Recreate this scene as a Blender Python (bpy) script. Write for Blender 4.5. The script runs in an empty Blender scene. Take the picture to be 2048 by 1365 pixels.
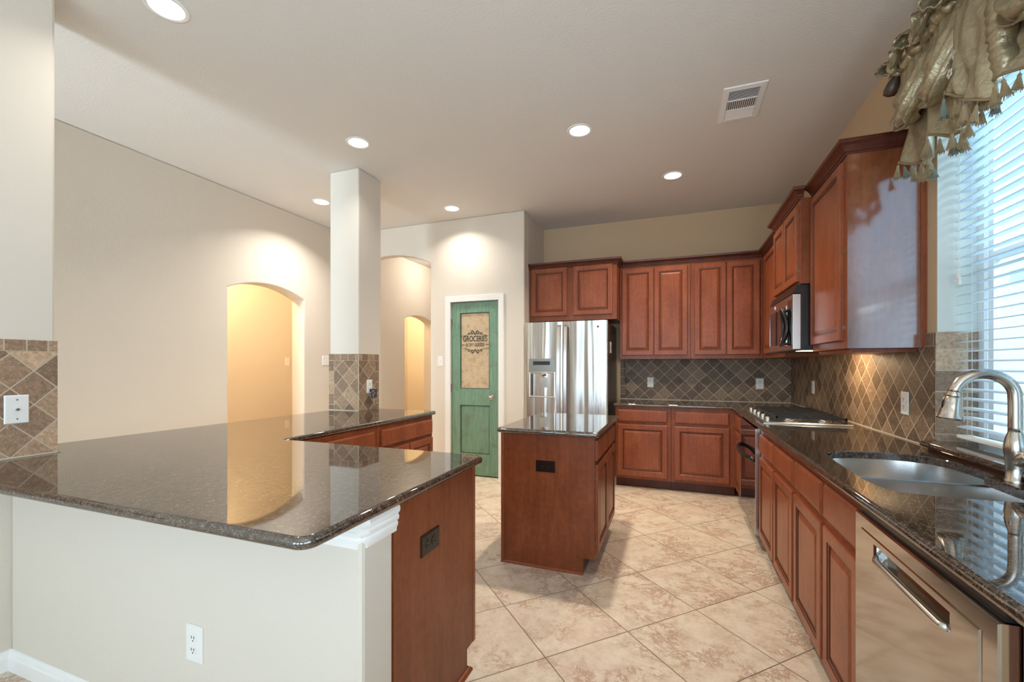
import bpy, bmesh, math, random
from mathutils import Vector, Matrix
random.seed(7)
C = bpy.context.scene
COL = C.collection

# ------------------------------------------------------------------ camera
FPX, YH, YAW, CAMZ = 867.26, 731.76, 0.3583, 1.2927
cam_d = bpy.data.cameras.new('camera')
cam_d.sensor_width = 36.0
cam_d.lens = FPX / 2048 * 36.0
cam_d.shift_y = (YH - 682.5) / 2048
cam_d.clip_start = 0.02
cam = bpy.data.objects.new('camera', cam_d)
cam.location = (0, 0, CAMZ)
cam.rotation_euler = (math.pi / 2, 0, YAW)
COL.objects.link(cam)
C.camera = cam

# ------------------------------------------------------------------ view
C.view_settings.view_transform = 'Standard'
C.view_settings.look = 'None'
C.view_settings.gamma = 1.0
C.view_settings.use_curve_mapping = False
C.view_settings.exposure = 0.36
try:
    C.cycles.use_denoising = True
    C.cycles.max_bounces = 10
    C.cycles.diffuse_bounces = 6
    C.cycles.glossy_bounces = 5
    C.cycles.sample_clamp_indirect = 6.0
except Exception:
    pass

# ------------------------------------------------------------------ world: pale overcast sky
W = bpy.data.worlds.new('sky')
C.world = W
W.use_nodes = True
W.node_tree.nodes['Background'].inputs[0].default_value = (0.52, 0.78, 1.0, 1)
W.node_tree.nodes['Background'].inputs[1].default_value = 1.8

# ------------------------------------------------------------------ key dimensions (metres)
XR, YB, ZC = 1.169, 5.347, 3.029       # right wall, back wall, ceiling
XA, YP, XL = -1.568, 4.578, -4.068     # pantry return, pantry wall, left wall
XS = -2.655                            # face of the wall stub by the peninsula
YREAR = -2.6
ZT, ZB = 0.895, 0.863                  # worktop top and underside

# ------------------------------------------------------------------ daylight and lamps
def area(name, loc, rot, sx, sy, power, color, spread=None):
    l = bpy.data.lights.new(name, 'AREA')
    l.shape = 'RECTANGLE'; l.size = sx; l.size_y = sy
    l.energy = power; l.color = color
    if spread: l.spread = spread
    o = bpy.data.objects.new(name, l)
    o.location = loc; o.rotation_euler = rot
    COL.objects.link(o)
    return o
R90 = math.pi / 2
REAR_WINDOWS = [(-3.95, -3.05), (-2.45, -1.5), (-1.2, -0.25), (0.05, 1.0)]
for (a, b), pw in zip(REAR_WINDOWS, (160, 27, 20, 22)):
    area('window_daylight', ((a + b) / 2, YREAR - 0.14, 1.4), (R90 + 0.58, 0, 0), b - a - 0.1, 1.8, pw, (0.70, 0.87, 1.0))
area('window_daylight', (XR + 0.06, -0.95, 1.45), (0, R90 + 1.0, 0), 1.8, 2.1, 62, (0.84, 0.93, 1.0))  # light added at an unseen nook window to brighten the left wall
area('window_daylight', (2.35, 1.9, 3.5), (0, math.radians(52), 0), 1.2, 2.2, 210, (0.66, 0.85, 1.0))

# ------------------------------------------------------------------ materials
def nmat(name):
    m = bpy.data.materials.new(name); m.use_nodes = True
    nt = m.node_tree
    b = nt.nodes['Principled BSDF']
    return m, nt, b
def setp(b, **k):
    for n, v in k.items():
        b.inputs[n.replace('_', ' ')].default_value = v
def N(nt, t, **k):
    n = nt.nodes.new(t)
    for a, v in k.items(): setattr(n, a, v)
    return n
def math_(nt, op, a, b=None):
    n = N(nt, 'ShaderNodeMath', operation=op)
    for i, v in enumerate((a, b)):
        if v is None: continue
        if isinstance(v, (int, float)): n.inputs[i].default_value = v
        else: nt.links.new(v, n.inputs[i])
    return n.outputs[0]
def ramp(nt, fac, stops):
    n = N(nt, 'ShaderNodeValToRGB')
    e = n.color_ramp.elements
    while len(e) < len(stops): e.new(0.5)
    for q, (p, c) in zip(e, stops):
        q.position = p; q.color = (*c, 1)
    nt.links.new(fac, n.inputs[0])
    return n.outputs[0]
def mixc(nt, fac, a, b, mode='MIX'):
    n = N(nt, 'ShaderNodeMix', data_type='RGBA', blend_type=mode)
    for i, v in ((0, fac), (6, a), (7, b)):
        if isinstance(v, (int, float)): n.inputs[i].default_value = v
        elif isinstance(v, tuple): n.inputs[i].default_value = (*v, 1)
        else: nt.links.new(v, n.inputs[i])
    return n.outputs[2]
def noise(nt, vec, scale, detail=3, rough=0.5, dist=0.0):
    n = N(nt, 'ShaderNodeTexNoise')
    n.inputs['Scale'].default_value = scale; n.inputs['Detail'].default_value = detail
    n.inputs['Roughness'].default_value = rough; n.inputs['Distortion'].default_value = dist
    if vec is not None: nt.links.new(vec, n.inputs['Vector'])
    return n.outputs['Fac']
def mapping(nt, vec, scale=(1, 1, 1), loc=(0, 0, 0), rot=(0, 0, 0)):
    n = N(nt, 'ShaderNodeMapping')
    n.inputs['Scale'].default_value = scale; n.inputs['Location'].default_value = loc
    n.inputs['Rotation'].default_value = rot
    nt.links.new(vec, n.inputs['Vector'])
    return n.outputs[0]
def uv(nt): return N(nt, 'ShaderNodeUVMap').outputs[0]
def objc(nt): return N(nt, 'ShaderNodeTexCoord').outputs['Object']
def bump(nt, b, h, strength, dist=0.002):
    n = N(nt, 'ShaderNodeBump')
    n.inputs['Strength'].default_value = strength; n.inputs['Distance'].default_value = dist
    nt.links.new(h, n.inputs['Height']); nt.links.new(n.outputs[0], b.inputs['Normal'])

def plain(name, col, rough=0.5, metal=0.0, **k):
    m, nt, b = nmat(name)
    setp(b, Base_Color=(*col, 1), Roughness=rough, Metallic=metal, **k)
    return m

def paint(name, col, scale=240, strength=0.25):
    m, nt, b = nmat(name)
    setp(b, Base_Color=(*col, 1), Roughness=0.75)
    b.inputs['Specular IOR Level'].default_value = 0.2
    bump(nt, b, noise(nt, objc(nt), scale * 0.4, 2, 0.6), strength, 0.0025)
    return m

def wood(name, dark, mid, light, rough=0.36, grain=1.0, coat=0.12, cior=1.5, crough=0.22):
    m, nt, b = nmat(name)
    v = mapping(nt, uv(nt), (55 * grain, 2.6, 1))
    n1 = noise(nt, v, 1.0, 6, 0.62, 0.35)
    v2 = mapping(nt, uv(nt), (5, 2.2, 1))
    n2 = noise(nt, v2, 1.3, 3, 0.5, 0.4)
    n3 = noise(nt, mapping(nt, uv(nt), (38, 26, 1)), 1.0, 4, 0.6)
    f = math_(nt, 'ADD', math_(nt, 'ADD', math_(nt, 'MULTIPLY', n1, 0.32), math_(nt, 'MULTIPLY', n2, 0.40)), math_(nt, 'MULTIPLY', n3, 0.28))
    c = ramp(nt, f, [(0.34, dark), (0.5, mid), (0.68, light)])
    nt.links.new(c, b.inputs['Base Color'])
    setp(b, Roughness=rough)
    b.inputs['Coat Weight'].default_value = coat
    b.inputs['Coat Roughness'].default_value = crough
    b.inputs['Coat IOR'].default_value = cior
    b.inputs['Specular IOR Level'].default_value = 0.3
    bump(nt, b, n1, 0.05, 0.001)
    return m

def tile_nodes(nt, u0, v0, D, gw, diamond=True, offset=False, ph=(0, 0), size=(0.1, 0.05)):
    """grout mask (1 = grout), cell id vector"""
    s = N(nt, 'ShaderNodeSeparateXYZ'); nt.links.new(uv(nt), s.inputs[0])
    u = math_(nt, 'SUBTRACT', s.outputs[0], u0); v = math_(nt, 'SUBTRACT', s.outputs[1], v0)
    if diamond:
        a = math_(nt, 'DIVIDE', math_(nt, 'ADD', u, v), D)
        bb = math_(nt, 'DIVIDE', math_(nt, 'SUBTRACT', u, v), D)
        ga = gw / (D / math.sqrt(2)); gb = ga
    else:
        a = math_(nt, 'DIVIDE', u, size[0]); bb = math_(nt, 'DIVIDE', v, size[1])
        ga = gw / size[0]; gb = gw / size[1]
    masks = []
    for q, g in ((a, ga), (bb, gb)):
        fr = math_(nt, 'FRACT', q)
        d = math_(nt, 'MINIMUM', fr, math_(nt, 'SUBTRACT', 1.0, fr))
        masks.append((math_(nt, 'LESS_THAN', d, g)))
    mask = math_(nt, 'MAXIMUM', *masks)
    cb = N(nt, 'ShaderNodeCombineXYZ')
    nt.links.new(math_(nt, 'FLOOR', a), cb.inputs[0]); nt.links.new(math_(nt, 'FLOOR', bb), cb.inputs[1])
    return mask, cb.outputs[0]

def travertine(name, u0, v0, D=0.1485, diamond=True, size=(0.1, 0.05), tone=1.0):
    m, nt, b = nmat(name)
    mask, cid = tile_nodes(nt, u0, v0, D, 0.0026, diamond, size=size)
    wn = N(nt, 'ShaderNodeTexWhiteNoise', noise_dimensions='3D'); nt.links.new(cid, wn.inputs['Vector'])
    t = tone
    base = ramp(nt, wn.outputs['Value'], [(0.0, (0.115*t, 0.075*t, 0.050*t)), (0.5, (0.185*t, 0.125*t, 0.082*t)), (1.0, (0.30*t, 0.215*t, 0.145*t))])
    n1 = noise(nt, uv(nt), 55, 5, 0.65, 0.6)
    c = mixc(nt, 0.75, base, ramp(nt, n1, [(0.3, (0.5, 0.46, 0.42)), (0.7, (1.35, 1.3, 1.25))]), 'MULTIPLY')
    pits = ramp(nt, noise(nt, uv(nt), 120, 5, 0.75), [(0.57, (0, 0, 0)), (0.64, (1, 1, 1))])
    pits = math_(nt, 'MULTIPLY', pits, ramp(nt, noise(nt, uv(nt), 22, 2), [(0.38, (0, 0, 0)), (0.52, (1, 1, 1))]))
    c = mixc(nt, math_(nt, 'MULTIPLY', pits, 0.85), c, (0.58, 0.51, 0.42))
    c = mixc(nt, mask, c, (0.50, 0.42, 0.31))
    nt.links.new(c, b.inputs['Base Color'])
    setp(b, Roughness=0.55)
    h = math_(nt, 'SUBTRACT', math_(nt, 'MULTIPLY', n1, 0.35), math_(nt, 'MULTIPLY', mask, 0.8))
    bump(nt, b, h, 0.5, 0.003)
    return m

def floor_material():
    m, nt, b = nmat('floor_tile')
    mask, cid = tile_nodes(nt, -0.855, 2.169, 0.4536 * math.sqrt(2), 0.0024)
    s = N(nt, 'ShaderNodeVectorMath', operation='MULTIPLY_ADD')
    nt.links.new(cid, s.inputs[0]); s.inputs[1].default_value = (3.7, 5.3, 1); nt.links.new(uv(nt), s.inputs[2])
    p = s.outputs[0]
    n1 = noise(nt, p, 9.0, 12, 0.82, 0.1)
    n2 = noise(nt, mapping(nt, p, (1, 1, 1), (4, 9, 2)), 5.0, 10, 0.80, 0.3)
    n3 = noise(nt, mapping(nt, p, (1, 1, 1), (14, 3, 2)), 3.2, 5, 0.65, 0.2)
    n4 = noise(nt, mapping(nt, p, (1, 1, 1), (7, 17, 5)), 2.6, 4, 0.6, 0.2)
    c = ramp(nt, n1, [(0.34, (0.48, 0.375, 0.275)), (0.44, (0.62, 0.515, 0.395)), (0.54, (0.71, 0.62, 0.505)), (0.68, (0.76, 0.70, 0.61))])
    c = mixc(nt, ramp(nt, n4, [(0.45, (0, 0, 0)), (0.7, (0.4,) * 3)]), c, (0.68, 0.50, 0.40))
    vein = ramp(nt, n2, [(0.455, (0, 0, 0)), (0.497, (1, 1, 1)), (0.503, (1, 1, 1)), (0.53, (0, 0, 0))])
    vein = math_(nt, 'MULTIPLY', vein, ramp(nt, n3, [(0.46, (0, 0, 0)), (0.56, (1, 1, 1))]))
    c = mixc(nt, math_(nt, 'MULTIPLY', vein, 0.85), c, (0.37, 0.21, 0.14))
    spk = ramp(nt, noise(nt, p, 75, 3, 0.7), [(0.63, (0, 0, 0)), (0.72, (0.6,) * 3)])
    c = mixc(nt, spk, c, (0.45, 0.30, 0.20))
    c = mixc(nt, mask, c, (0.17, 0.125, 0.085))
    nt.links.new(c, b.inputs['Base Color'])
    nt.links.new(ramp(nt, n1, [(0.3, (0.30,) * 3), (0.7, (0.42,) * 3)]), b.inputs['Roughness'])
    bump(nt, b, math_(nt, 'SUBTRACT', math_(nt, 'MULTIPLY', n1, 0.3), math_(nt, 'MULTIPLY', mask, 0.7)), 0.35, 0.003)
    return m

def granite_material():
    m, nt, b = nmat('brown_granite')
    o = objc(nt)
    n1 = noise(nt, o, 300, 3, 0.75)
    n2 = noise(nt, o, 75, 4, 0.6)
    f = math_(nt, 'ADD', math_(nt, 'MULTIPLY', n1, 0.62), math_(nt, 'MULTIPLY', n2, 0.38))
    c = ramp(nt, f, [(0.36, (0.006, 0.005, 0.005)), (0.45, (0.018, 0.013, 0.011)), (0.51, (0.050, 0.033, 0.023)), (0.57, (0.125, 0.085, 0.058)), (0.65, (0.27, 0.21, 0.155))])
    nt.links.new(c, b.inputs['Base Color'])
    setp(b, Roughness=0.035, IOR=2.2)
    return m

def steel(name, rough=0.22, col=(0.62, 0.61, 0.59), scale=(3, 400, 1), wav=0.0, wsc=(5.0, 0.9, 1)):
    m, nt, b = nmat(name)
    setp(b, Base_Color=(*col, 1), Metallic=1.0, Roughness=rough)
    n1 = noise(nt, mapping(nt, uv(nt), scale), 1.0, 2, 0.5)
    if wav:
        n2 = noise(nt, mapping(nt, uv(nt), wsc), 1.0, 1, 0.4)
        h = math_(nt, 'ADD', math_(nt, 'MULTIPLY', n1, 0.004), n2)
        bump(nt, b, h, wav, 0.06)
    else:
        bump(nt, b, n1, 0.04, 0.001)
    return m

def emit(name, col, s):
    m, nt, b = nmat(name)
    setp(b, Base_Color=(1, 1, 1, 1))
    b.inputs['Emission Color'].default_value = (*col, 1)
    b.inputs['Emission Strength'].default_value = s
    return m

M = {}
M['wall'] = paint('wall_paint', (0.70, 0.643, 0.565), 240, 0.35)
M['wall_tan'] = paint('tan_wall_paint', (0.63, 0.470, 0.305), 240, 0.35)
M['ceiling'] = paint('ceiling_paint', (0.73, 0.705, 0.672), 180, 0.5)
M['white'] = plain('white_trim_paint', (0.86, 0.855, 0.84), 0.35)
M['plate'] = plain('white_plastic', (0.82, 0.82, 0.80), 0.35)
M['slot'] = plain('dark_slot', (0.02, 0.02, 0.02), 0.6)
M['brownplate'] = plain('brown_plastic', (0.010, 0.007, 0.006), 0.25)
M['black'] = plain('black_plastic', (0.012, 0.012, 0.013), 0.25)
M['castiron'] = plain('cast_iron', (0.016, 0.016, 0.017), 0.45)
M['wood'] = wood('cherry_wood', (0.180, 0.043, 0.017), (0.262, 0.070, 0.028), (0.360, 0.112, 0.050))
M['panel'] = wood('cherry_panel', (0.145, 0.035, 0.012), (0.215, 0.056, 0.019), (0.30, 0.088, 0.033), 0.36, 0.7)
M['side'] = wood('cherry_side_panel', (0.145, 0.035, 0.012), (0.215, 0.056, 0.019), (0.30, 0.088, 0.033), 0.30, 0.7, 1.0, 2.35, 0.13)
M['glaze'] = wood('cherry_glaze', (0.060, 0.014, 0.006), (0.085, 0.022, 0.010), (0.115, 0.032, 0.014), 0.35)
M['crown'] = wood('cherry_crown', (0.055, 0.013, 0.006), (0.090, 0.021, 0.010), (0.130, 0.034, 0.017), 0.3)
M['granite'] = granite_material()
M['floor'] = floor_material()
M['steel'] = steel('brushed_steel', 0.25)
M['fridge'] = steel('polished_fridge_steel', 0.14, (0.62, 0.605, 0.575), (2, 300, 1), 0.26, (11.0, 0.5, 1))
M['mirror_steel'] = steel('polished_steel', 0.08, (0.47, 0.445, 0.42), (300, 2, 1))
def brush(m, an):
    nt = m.node_tree; b = nt.nodes['Principled BSDF']
    tg = N(nt, 'ShaderNodeTangent', direction_type='UV_MAP'); tg.uv_map = 'UVMap'
    nt.links.new(tg.outputs[0], b.inputs['Tangent'])
    b.inputs['Anisotropic'].default_value = an; b.inputs['Anisotropic Rotation'].default_value = 0.25
M['fridge'].node_tree.nodes['Principled BSDF'].inputs['Roughness'].default_value = 0.26
brush(M['fridge'], 0.92)
M['handle_steel'] = steel('satin_handle_steel', 0.30, (0.80, 0.80, 0.80))
M['dispenser'] = steel('dispenser_steel', 0.25, (0.30, 0.29, 0.27))
M['sink'] = plain('sink_steel', (0.62, 0.62, 0.62), 0.24, 1.0)
M['nickel'] = plain('brushed_nickel', (0.58, 0.54, 0.49), 0.20, 1.0)
M['hinge'] = plain('bronze_hinge', (0.22, 0.17, 0.13), 0.4, 1.0)
M['chrome'] = plain('chrome', (0.75, 0.75, 0.75), 0.08, 1.0)
M['fridge_side'] = plain('dark_grey_enamel', (0.040, 0.038, 0.038), 0.30)
M['black_glass'] = plain('black_glass', (0.010, 0.008, 0.010), 0.03)
M['black_glass'].node_tree.nodes['Principled BSDF'].inputs['IOR'].default_value = 2.1
M['lamp'] = emit('lamp_lens', (1.0, 0.97, 0.92), 3.0)
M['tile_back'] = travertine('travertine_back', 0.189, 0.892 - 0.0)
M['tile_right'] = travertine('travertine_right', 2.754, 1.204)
M['tile_stub'] = travertine('travertine_stub', 1.052, 1.121, tone=2.0)  # tone raised to put the window's wash of light into the tile colour
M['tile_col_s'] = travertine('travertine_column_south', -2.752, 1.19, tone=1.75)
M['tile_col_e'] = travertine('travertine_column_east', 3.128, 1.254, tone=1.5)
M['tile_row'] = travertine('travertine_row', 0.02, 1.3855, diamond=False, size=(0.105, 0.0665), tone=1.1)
M['tile_row_stub'] = travertine('travertine_row_stub', 1.098, 1.3545, diamond=False, size=(0.069, 0.06), tone=1.9)  # border row carries the same painted light wash as the stub field
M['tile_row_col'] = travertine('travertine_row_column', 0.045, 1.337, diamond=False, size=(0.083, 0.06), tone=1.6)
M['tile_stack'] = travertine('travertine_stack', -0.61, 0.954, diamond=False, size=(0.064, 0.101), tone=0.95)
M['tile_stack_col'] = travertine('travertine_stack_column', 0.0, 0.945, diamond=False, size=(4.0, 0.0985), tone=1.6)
M['caulk'] = plain('caulk', (0.62, 0.55, 0.44), 0.6)

def green_material():
    m, nt, b = nmat('distressed_green_paint')
    n1 = noise(nt, mapping(nt, uv(nt), (60, 3, 1)), 1.0, 6, 0.7, 0.3)
    n2 = noise(nt, uv(nt), 7, 5, 0.65, 0.6)
    c = ramp(nt, n1, [(0.3, (0.115, 0.225, 0.150)), (0.5, (0.165, 0.300, 0.212)), (0.72, (0.235, 0.375, 0.285))])
    c = mixc(nt, ramp(nt, n2, [(0.52, (0, 0, 0)), (0.75, (0.65,) * 3)]), c, (0.13, 0.135, 0.075))
    nt.links.new(c, b.inputs['Base Color']); setp(b, Roughness=0.45)
    return m
M['green'] = green_material()
M['green_edge'] = plain('green_paint_worn_edge', (0.035, 0.055, 0.035), 0.6)
def glassdoor_material():
    m, nt, b = nmat('antiqued_glass')
    n1 = noise(nt, uv(nt), 12, 7, 0.75, 0.4)
    c = ramp(nt, n1, [(0.35, (0.40, 0.30, 0.18)), (0.5, (0.56, 0.44, 0.29)), (0.7, (0.62, 0.51, 0.35))])
    nt.links.new(c, b.inputs['Base Color']); setp(b, Roughness=0.12)
    return m
M['door_glass'] = glassdoor_material()
M['ink'] = plain('dark_decal', (0.020, 0.014, 0.010), 0.5)

def satin_material():
    m, nt, b = nmat('olive_satin')
    n1 = noise(nt, objc(nt), 30, 4, 0.6, 1.2)
    c = ramp(nt, n1, [(0.3, (0.31, 0.25, 0.15)), (0.6, (0.44, 0.37, 0.24)), (0.8, (0.54, 0.47, 0.325))])
    nt.links.new(c, b.inputs['Base Color'])
    setp(b, Roughness=0.31, Metallic=0.50)
    n2 = noise(nt, objc(nt), 20, 3, 0.55, 1.8)
    cr = math_(nt, 'ABSOLUTE', math_(nt, 'SUBTRACT', n2, 0.5))
    bump(nt, b, math_(nt, 'MINIMUM', math_(nt, 'MULTIPLY', cr, 3.0), 0.5), 0.20, 0.012)
    return m
M['satin'] = satin_material()
M['satin_dark'] = plain('brown_satin_lining', (0.060, 0.035, 0.020), 0.35)
M['tassel'] = paint('tassel_yarn', (0.36, 0.27, 0.155), 900, 1.0)
M['tassel_window_tint'] = paint('window_tinted_tassel_yarn', (0.20, 0.23, 0.185), 900, 1.0)  # some tassels' colour holds the teal cast of window light behind them
M['cordtrim'] = paint('corded_trim', (0.30, 0.215, 0.12), 900, 1.0)
M['flower'] = plain('pale_embroidery', (0.62, 0.55, 0.47), 0.6)
def slat_material():
    m, nt, b = nmat('blind_slat')
    setp(b, Base_Color=(0.72, 0.80, 0.87, 1), Roughness=0.35)
    tr = N(nt, 'ShaderNodeBsdfTranslucent'); tr.inputs[0].default_value = (0.80, 0.88, 0.95, 1)
    mx = N(nt, 'ShaderNodeMixShader'); mx.inputs[0].default_value = 0.25
    nt.links.new(b.outputs[0], mx.inputs[1]); nt.links.new(tr.outputs[0], mx.inputs[2])
    nt.links.new(mx.outputs[0], nt.nodes['Material Output'].inputs[0])
    return m
M['slat'] = slat_material()
def pane_material():
    m, nt, b = nmat('window_glass')
    tr = N(nt, 'ShaderNodeBsdfTransparent'); tr.inputs[0].default_value = (0.93, 0.97, 0.98, 1)
    gl = N(nt, 'ShaderNodeBsdfGlossy'); gl.inputs['Roughness'].default_value = 0.02
    mx = N(nt, 'ShaderNodeMixShader'); mx.inputs[0].default_value = 0.07
    nt.links.new(tr.outputs[0], mx.inputs[1]); nt.links.new(gl.outputs[0], mx.inputs[2])
    nt.links.new(mx.outputs[0], nt.nodes['Material Output'].inputs[0])
    return m
M['pane'] = pane_material()
def brick_material():
    m, nt, b = nmat('brick')
    t = N(nt, 'ShaderNodeTexBrick'); nt.links.new(uv(nt), t.inputs['Vector'])
    t.inputs['Color1'].default_value = (0.50, 0.36, 0.34, 1); t.inputs['Color2'].default_value = (0.62, 0.48, 0.46, 1)
    t.inputs['Mortar'].default_value = (0.72, 0.70, 0.68, 1)
    t.inputs['Scale'].default_value = 1.0; t.inputs['Brick Width'].default_value = 0.22
    t.inputs['Row Height'].default_value = 0.075; t.inputs['Mortar Size'].default_value = 0.012
    nt.links.new(t.outputs[0], b.inputs['Base Color']); setp(b, Roughness=0.85)
    return m
M['brick'] = brick_material()
M['grass'] = paint('lawn', (0.16, 0.22, 0.09), 60, 1.0)

# ------------------------------------------------------------------ mesh builder
class MB:
    def __init__(s): s.bm = bmesh.new(); s.mi = 0
    def face(s, pts, mi=None):
        vs = [s.bm.verts.new(p) for p in pts]
        f = s.bm.faces.new(vs); f.material_index = s.mi if mi is None else mi
        return f
    def box(s, x0, x1, y0, y1, z0, z1, mi=None):
        v = [s.bm.verts.new((x, y, z)) for x in (x0, x1) for y in (y0, y1) for z in (z0, z1)]
        for q in ((0, 1, 3, 2), (4, 6, 7, 5), (0, 4, 5, 1), (2, 3, 7, 6), (0, 2, 6, 4), (1, 5, 7, 3)):
            f = s.bm.faces.new([v[i] for i in q]); f.material_index = s.mi if mi is None else mi
        return s
    def obox(s, o, U, V, Nn, u0, u1, v0, v1, n0, n1, mi=None):
        o = Vector(o); U = Vector(U); V = Vector(V); Nn = Vector(Nn)
        v = [s.bm.verts.new(o + U * a + V * b + Nn * c) for a in (u0, u1) for b in (v0, v1) for c in (n0, n1)]
        for q in ((0, 1, 3, 2), (4, 6, 7, 5), (0, 4, 5, 1), (2, 3, 7, 6), (0, 2, 6, 4), (1, 5, 7, 3)):
            f = s.bm.faces.new([v[i] for i in q]); f.material_index = s.mi if mi is None else mi
        return s
    def prism(s, poly, axis, a0, a1, mi=None):
        def P(p, a):
            return {'x': (a, p[0], p[1]), 'y': (p[0], a, p[1]), 'z': (p[0], p[1], a)}[axis]
        A = [s.bm.verts.new(P(p, a0)) for p in poly]; B = [s.bm.verts.new(P(p, a1)) for p in poly]
        n = len(poly); m = s.mi if mi is None else mi
        for f in [s.bm.faces.new(A), s.bm.faces.new(B[::-1])] + [s.bm.faces.new((A[i], B[i], B[(i + 1) % n], A[(i + 1) % n])) for i in range(n)]:
            f.material_index = m
        return s
    def rings(s, rings, closed=True, cap0=True, cap1=True, mis=None):
        R = [[s.bm.verts.new(p) for p in r] for r in rings]
        n = len(R[0])
        for k in range(len(R) - 1):
            for i in range(n if closed else n - 1):
                j = (i + 1) % n
                f = s.bm.faces.new((R[k][i], R[k][j], R[k + 1][j], R[k + 1][i]))
                f.material_index = (mis[k] if mis else s.mi)
        if closed and cap0: s.bm.faces.new(R[0][::-1]).material_index = mis[0] if mis else s.mi
        if closed and cap1: s.bm.faces.new(R[-1]).material_index = mis[-1] if mis else s.mi
        return s
    def lathe(s, c, prof, seg=20, axis=(0, 0, 1)):
        ax = Vector(axis).normalized(); q = Vector((0, 0, 1)).rotation_difference(ax)
        c = Vector(c); rs = []
        for r, h in prof:
            r = max(r, 1e-4)
            rs.append([c + q @ Vector((r * math.cos(2 * math.pi * i / seg), r * math.sin(2 * math.pi * i / seg), h)) for i in range(seg)])
        return s.rings(rs)
    def tube(s, pts, r, seg=10, radii=None):
        pts = [Vector(p) for p in pts]; rs = []
        up = None
        for i, p in enumerate(pts):
            t = (pts[min(i + 1, len(pts) - 1)] - pts[max(i - 1, 0)]).normalized()
            if up is None:
                up = Vector((0, 0, 1)) if abs(t.z) < 0.9 else Vector((1, 0, 0))
            a = t.cross(up)
            if a.length < 1e-5: a = t.orthogonal()
            a.normalize(); b = t.cross(a).normalized(); up = b * -1 if b.dot(up) < 0 else b
            rr = radii[i] if radii else r
            rs.append([p + a * rr * math.cos(2 * math.pi * k / seg) + b * rr * math.sin(2 * math.pi * k / seg) for k in range(seg)])
        return s.rings(rs)
    def panel(s, o, U, V, Nn, w, h, prof, mis=None):
        """concentric rectangular loops: prof = [(inset, height)]"""
        o = Vector(o); U = Vector(U); V = Vector(V); Nn = Vector(Nn)
        rs = []
        for ins, d in prof:
            rs.append([o + U * a + V * b + Nn * d for a, b in ((ins, ins), (w - ins, ins), (w - ins, h - ins), (ins, h - ins))])
        return s.rings(rs, mis=mis)
    def sweep(s, path, prof, closed=False, side=1):
        """path: XY points; prof: (offset, z) loop; outward offset to the right of the path * side"""
        P = [Vector((p[0], p[1])) for p in path]; n = len(P)
        offs = []
        for i in range(n):
            d = []
            if closed or i > 0: d.append((P[i] - P[i - 1]).normalized())
            if closed or i < n - 1: d.append((P[(i + 1) % n] - P[i]).normalized())
            ns = [Vector((q.y, -q.x)) * side for q in d]
            if len(ns) == 1: offs.append(ns[0])
            else:
                m = (ns[0] + ns[1]); m = m / (m.length_squared) * 2 if m.length > 1e-6 else ns[0]
                offs.append(m)
        rs = [[(P[i].x + offs[i].x * o, P[i].y + offs[i].y * o, z) for o, z in prof] for i in range(n)]
        if closed: rs.append(rs[0])
        return s.rings(rs, cap0=not closed, cap1=not closed)
    def build(s, name, mat, parent=None, origin=None, smooth=False, bevel=0.0, subsurf=0, merge=True, angle=40):
        bm = s.bm
        if merge: bmesh.ops.remove_doubles(bm, verts=bm.verts, dist=1e-5)
        bmesh.ops.recalc_face_normals(bm, faces=bm.faces)
        L = bm.loops.layers.uv.new('UVMap')
        for f in bm.faces:
            n = f.normal
            k = max(range(3), key=lambda i: abs(n[i]))
            for l in f.loops:
                c = l.vert.co
                l[L].uv = (c.y, c.z) if k == 0 else ((c.x, c.z) if k == 1 else (c.x, c.y))
        base = Vector((0, 0, 0))
        if parent is not None:
            base = parent.get('_o') and Vector(parent['_o']) or Vector((0, 0, 0))
        elif origin is not None:
            base = Vector(origin)
        if parent is None and origin is None and bm.verts:
            xs = [v.co for v in bm.verts]
            base = Vector(((min(v.x for v in xs) + max(v.x for v in xs)) / 2, (min(v.y for v in xs) + max(v.y for v in xs)) / 2, min(v.z for v in xs)))
        bmesh.ops.translate(bm, verts=bm.verts, vec=-base)
        me = bpy.data.meshes.new(name)
        bm.to_mesh(me); bm.free()
        for mm in (mat if isinstance(mat, (list, tuple)) else [mat]): me.materials.append(mm)
        o = bpy.data.objects.new(name, me); COL.objects.link(o)
        if parent is not None:
            o.parent = parent; o['_o'] = list(base)
            if parent.type != 'EMPTY' : pass
        else:
            o.location = base; o['_o'] = list(base)
        if smooth:
            for p in me.polygons: p.use_smooth = True
            if smooth == 'auto': me.set_sharp_from_angle(angle=math.radians(angle))
        if bevel:
            b = o.modifiers.new('bevel', 'BEVEL'); b.width = bevel; b.segments = 2; b.limit_method = 'ANGLE'; b.angle_limit = math.radians(50)
            b.harden_normals = False
        if subsurf:
            b = o.modifiers.new('subd', 'SUBSURF'); b.levels = subsurf; b.render_levels = subsurf
        return o

def thing(name, label, cat, loc, group=None):
    o = bpy.data.objects.new(name, None); COL.objects.link(o)
    o.location = loc; o.empty_display_size = 0.05
    o['_o'] = list(loc); o['label'] = label; o['category'] = cat
    if group: o['group'] = group
    return o
def tag(o, label, cat, group=None):
    o['label'] = label; o['category'] = cat
    if group: o['group'] = group
    return o
def struct(o, label=None, cat=None):
    o['kind'] = 'structure'
    if label: o['label'] = label
    if cat: o['category'] = cat
    return o
def copy_tree(o, parent=None):
    c = o.copy(); COL.objects.link(c)
    if parent is not None: c.parent = parent
    for ch in list(o.children): copy_tree(ch, c)
    return c
def BX(*a): return MB().box(*a)

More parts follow.
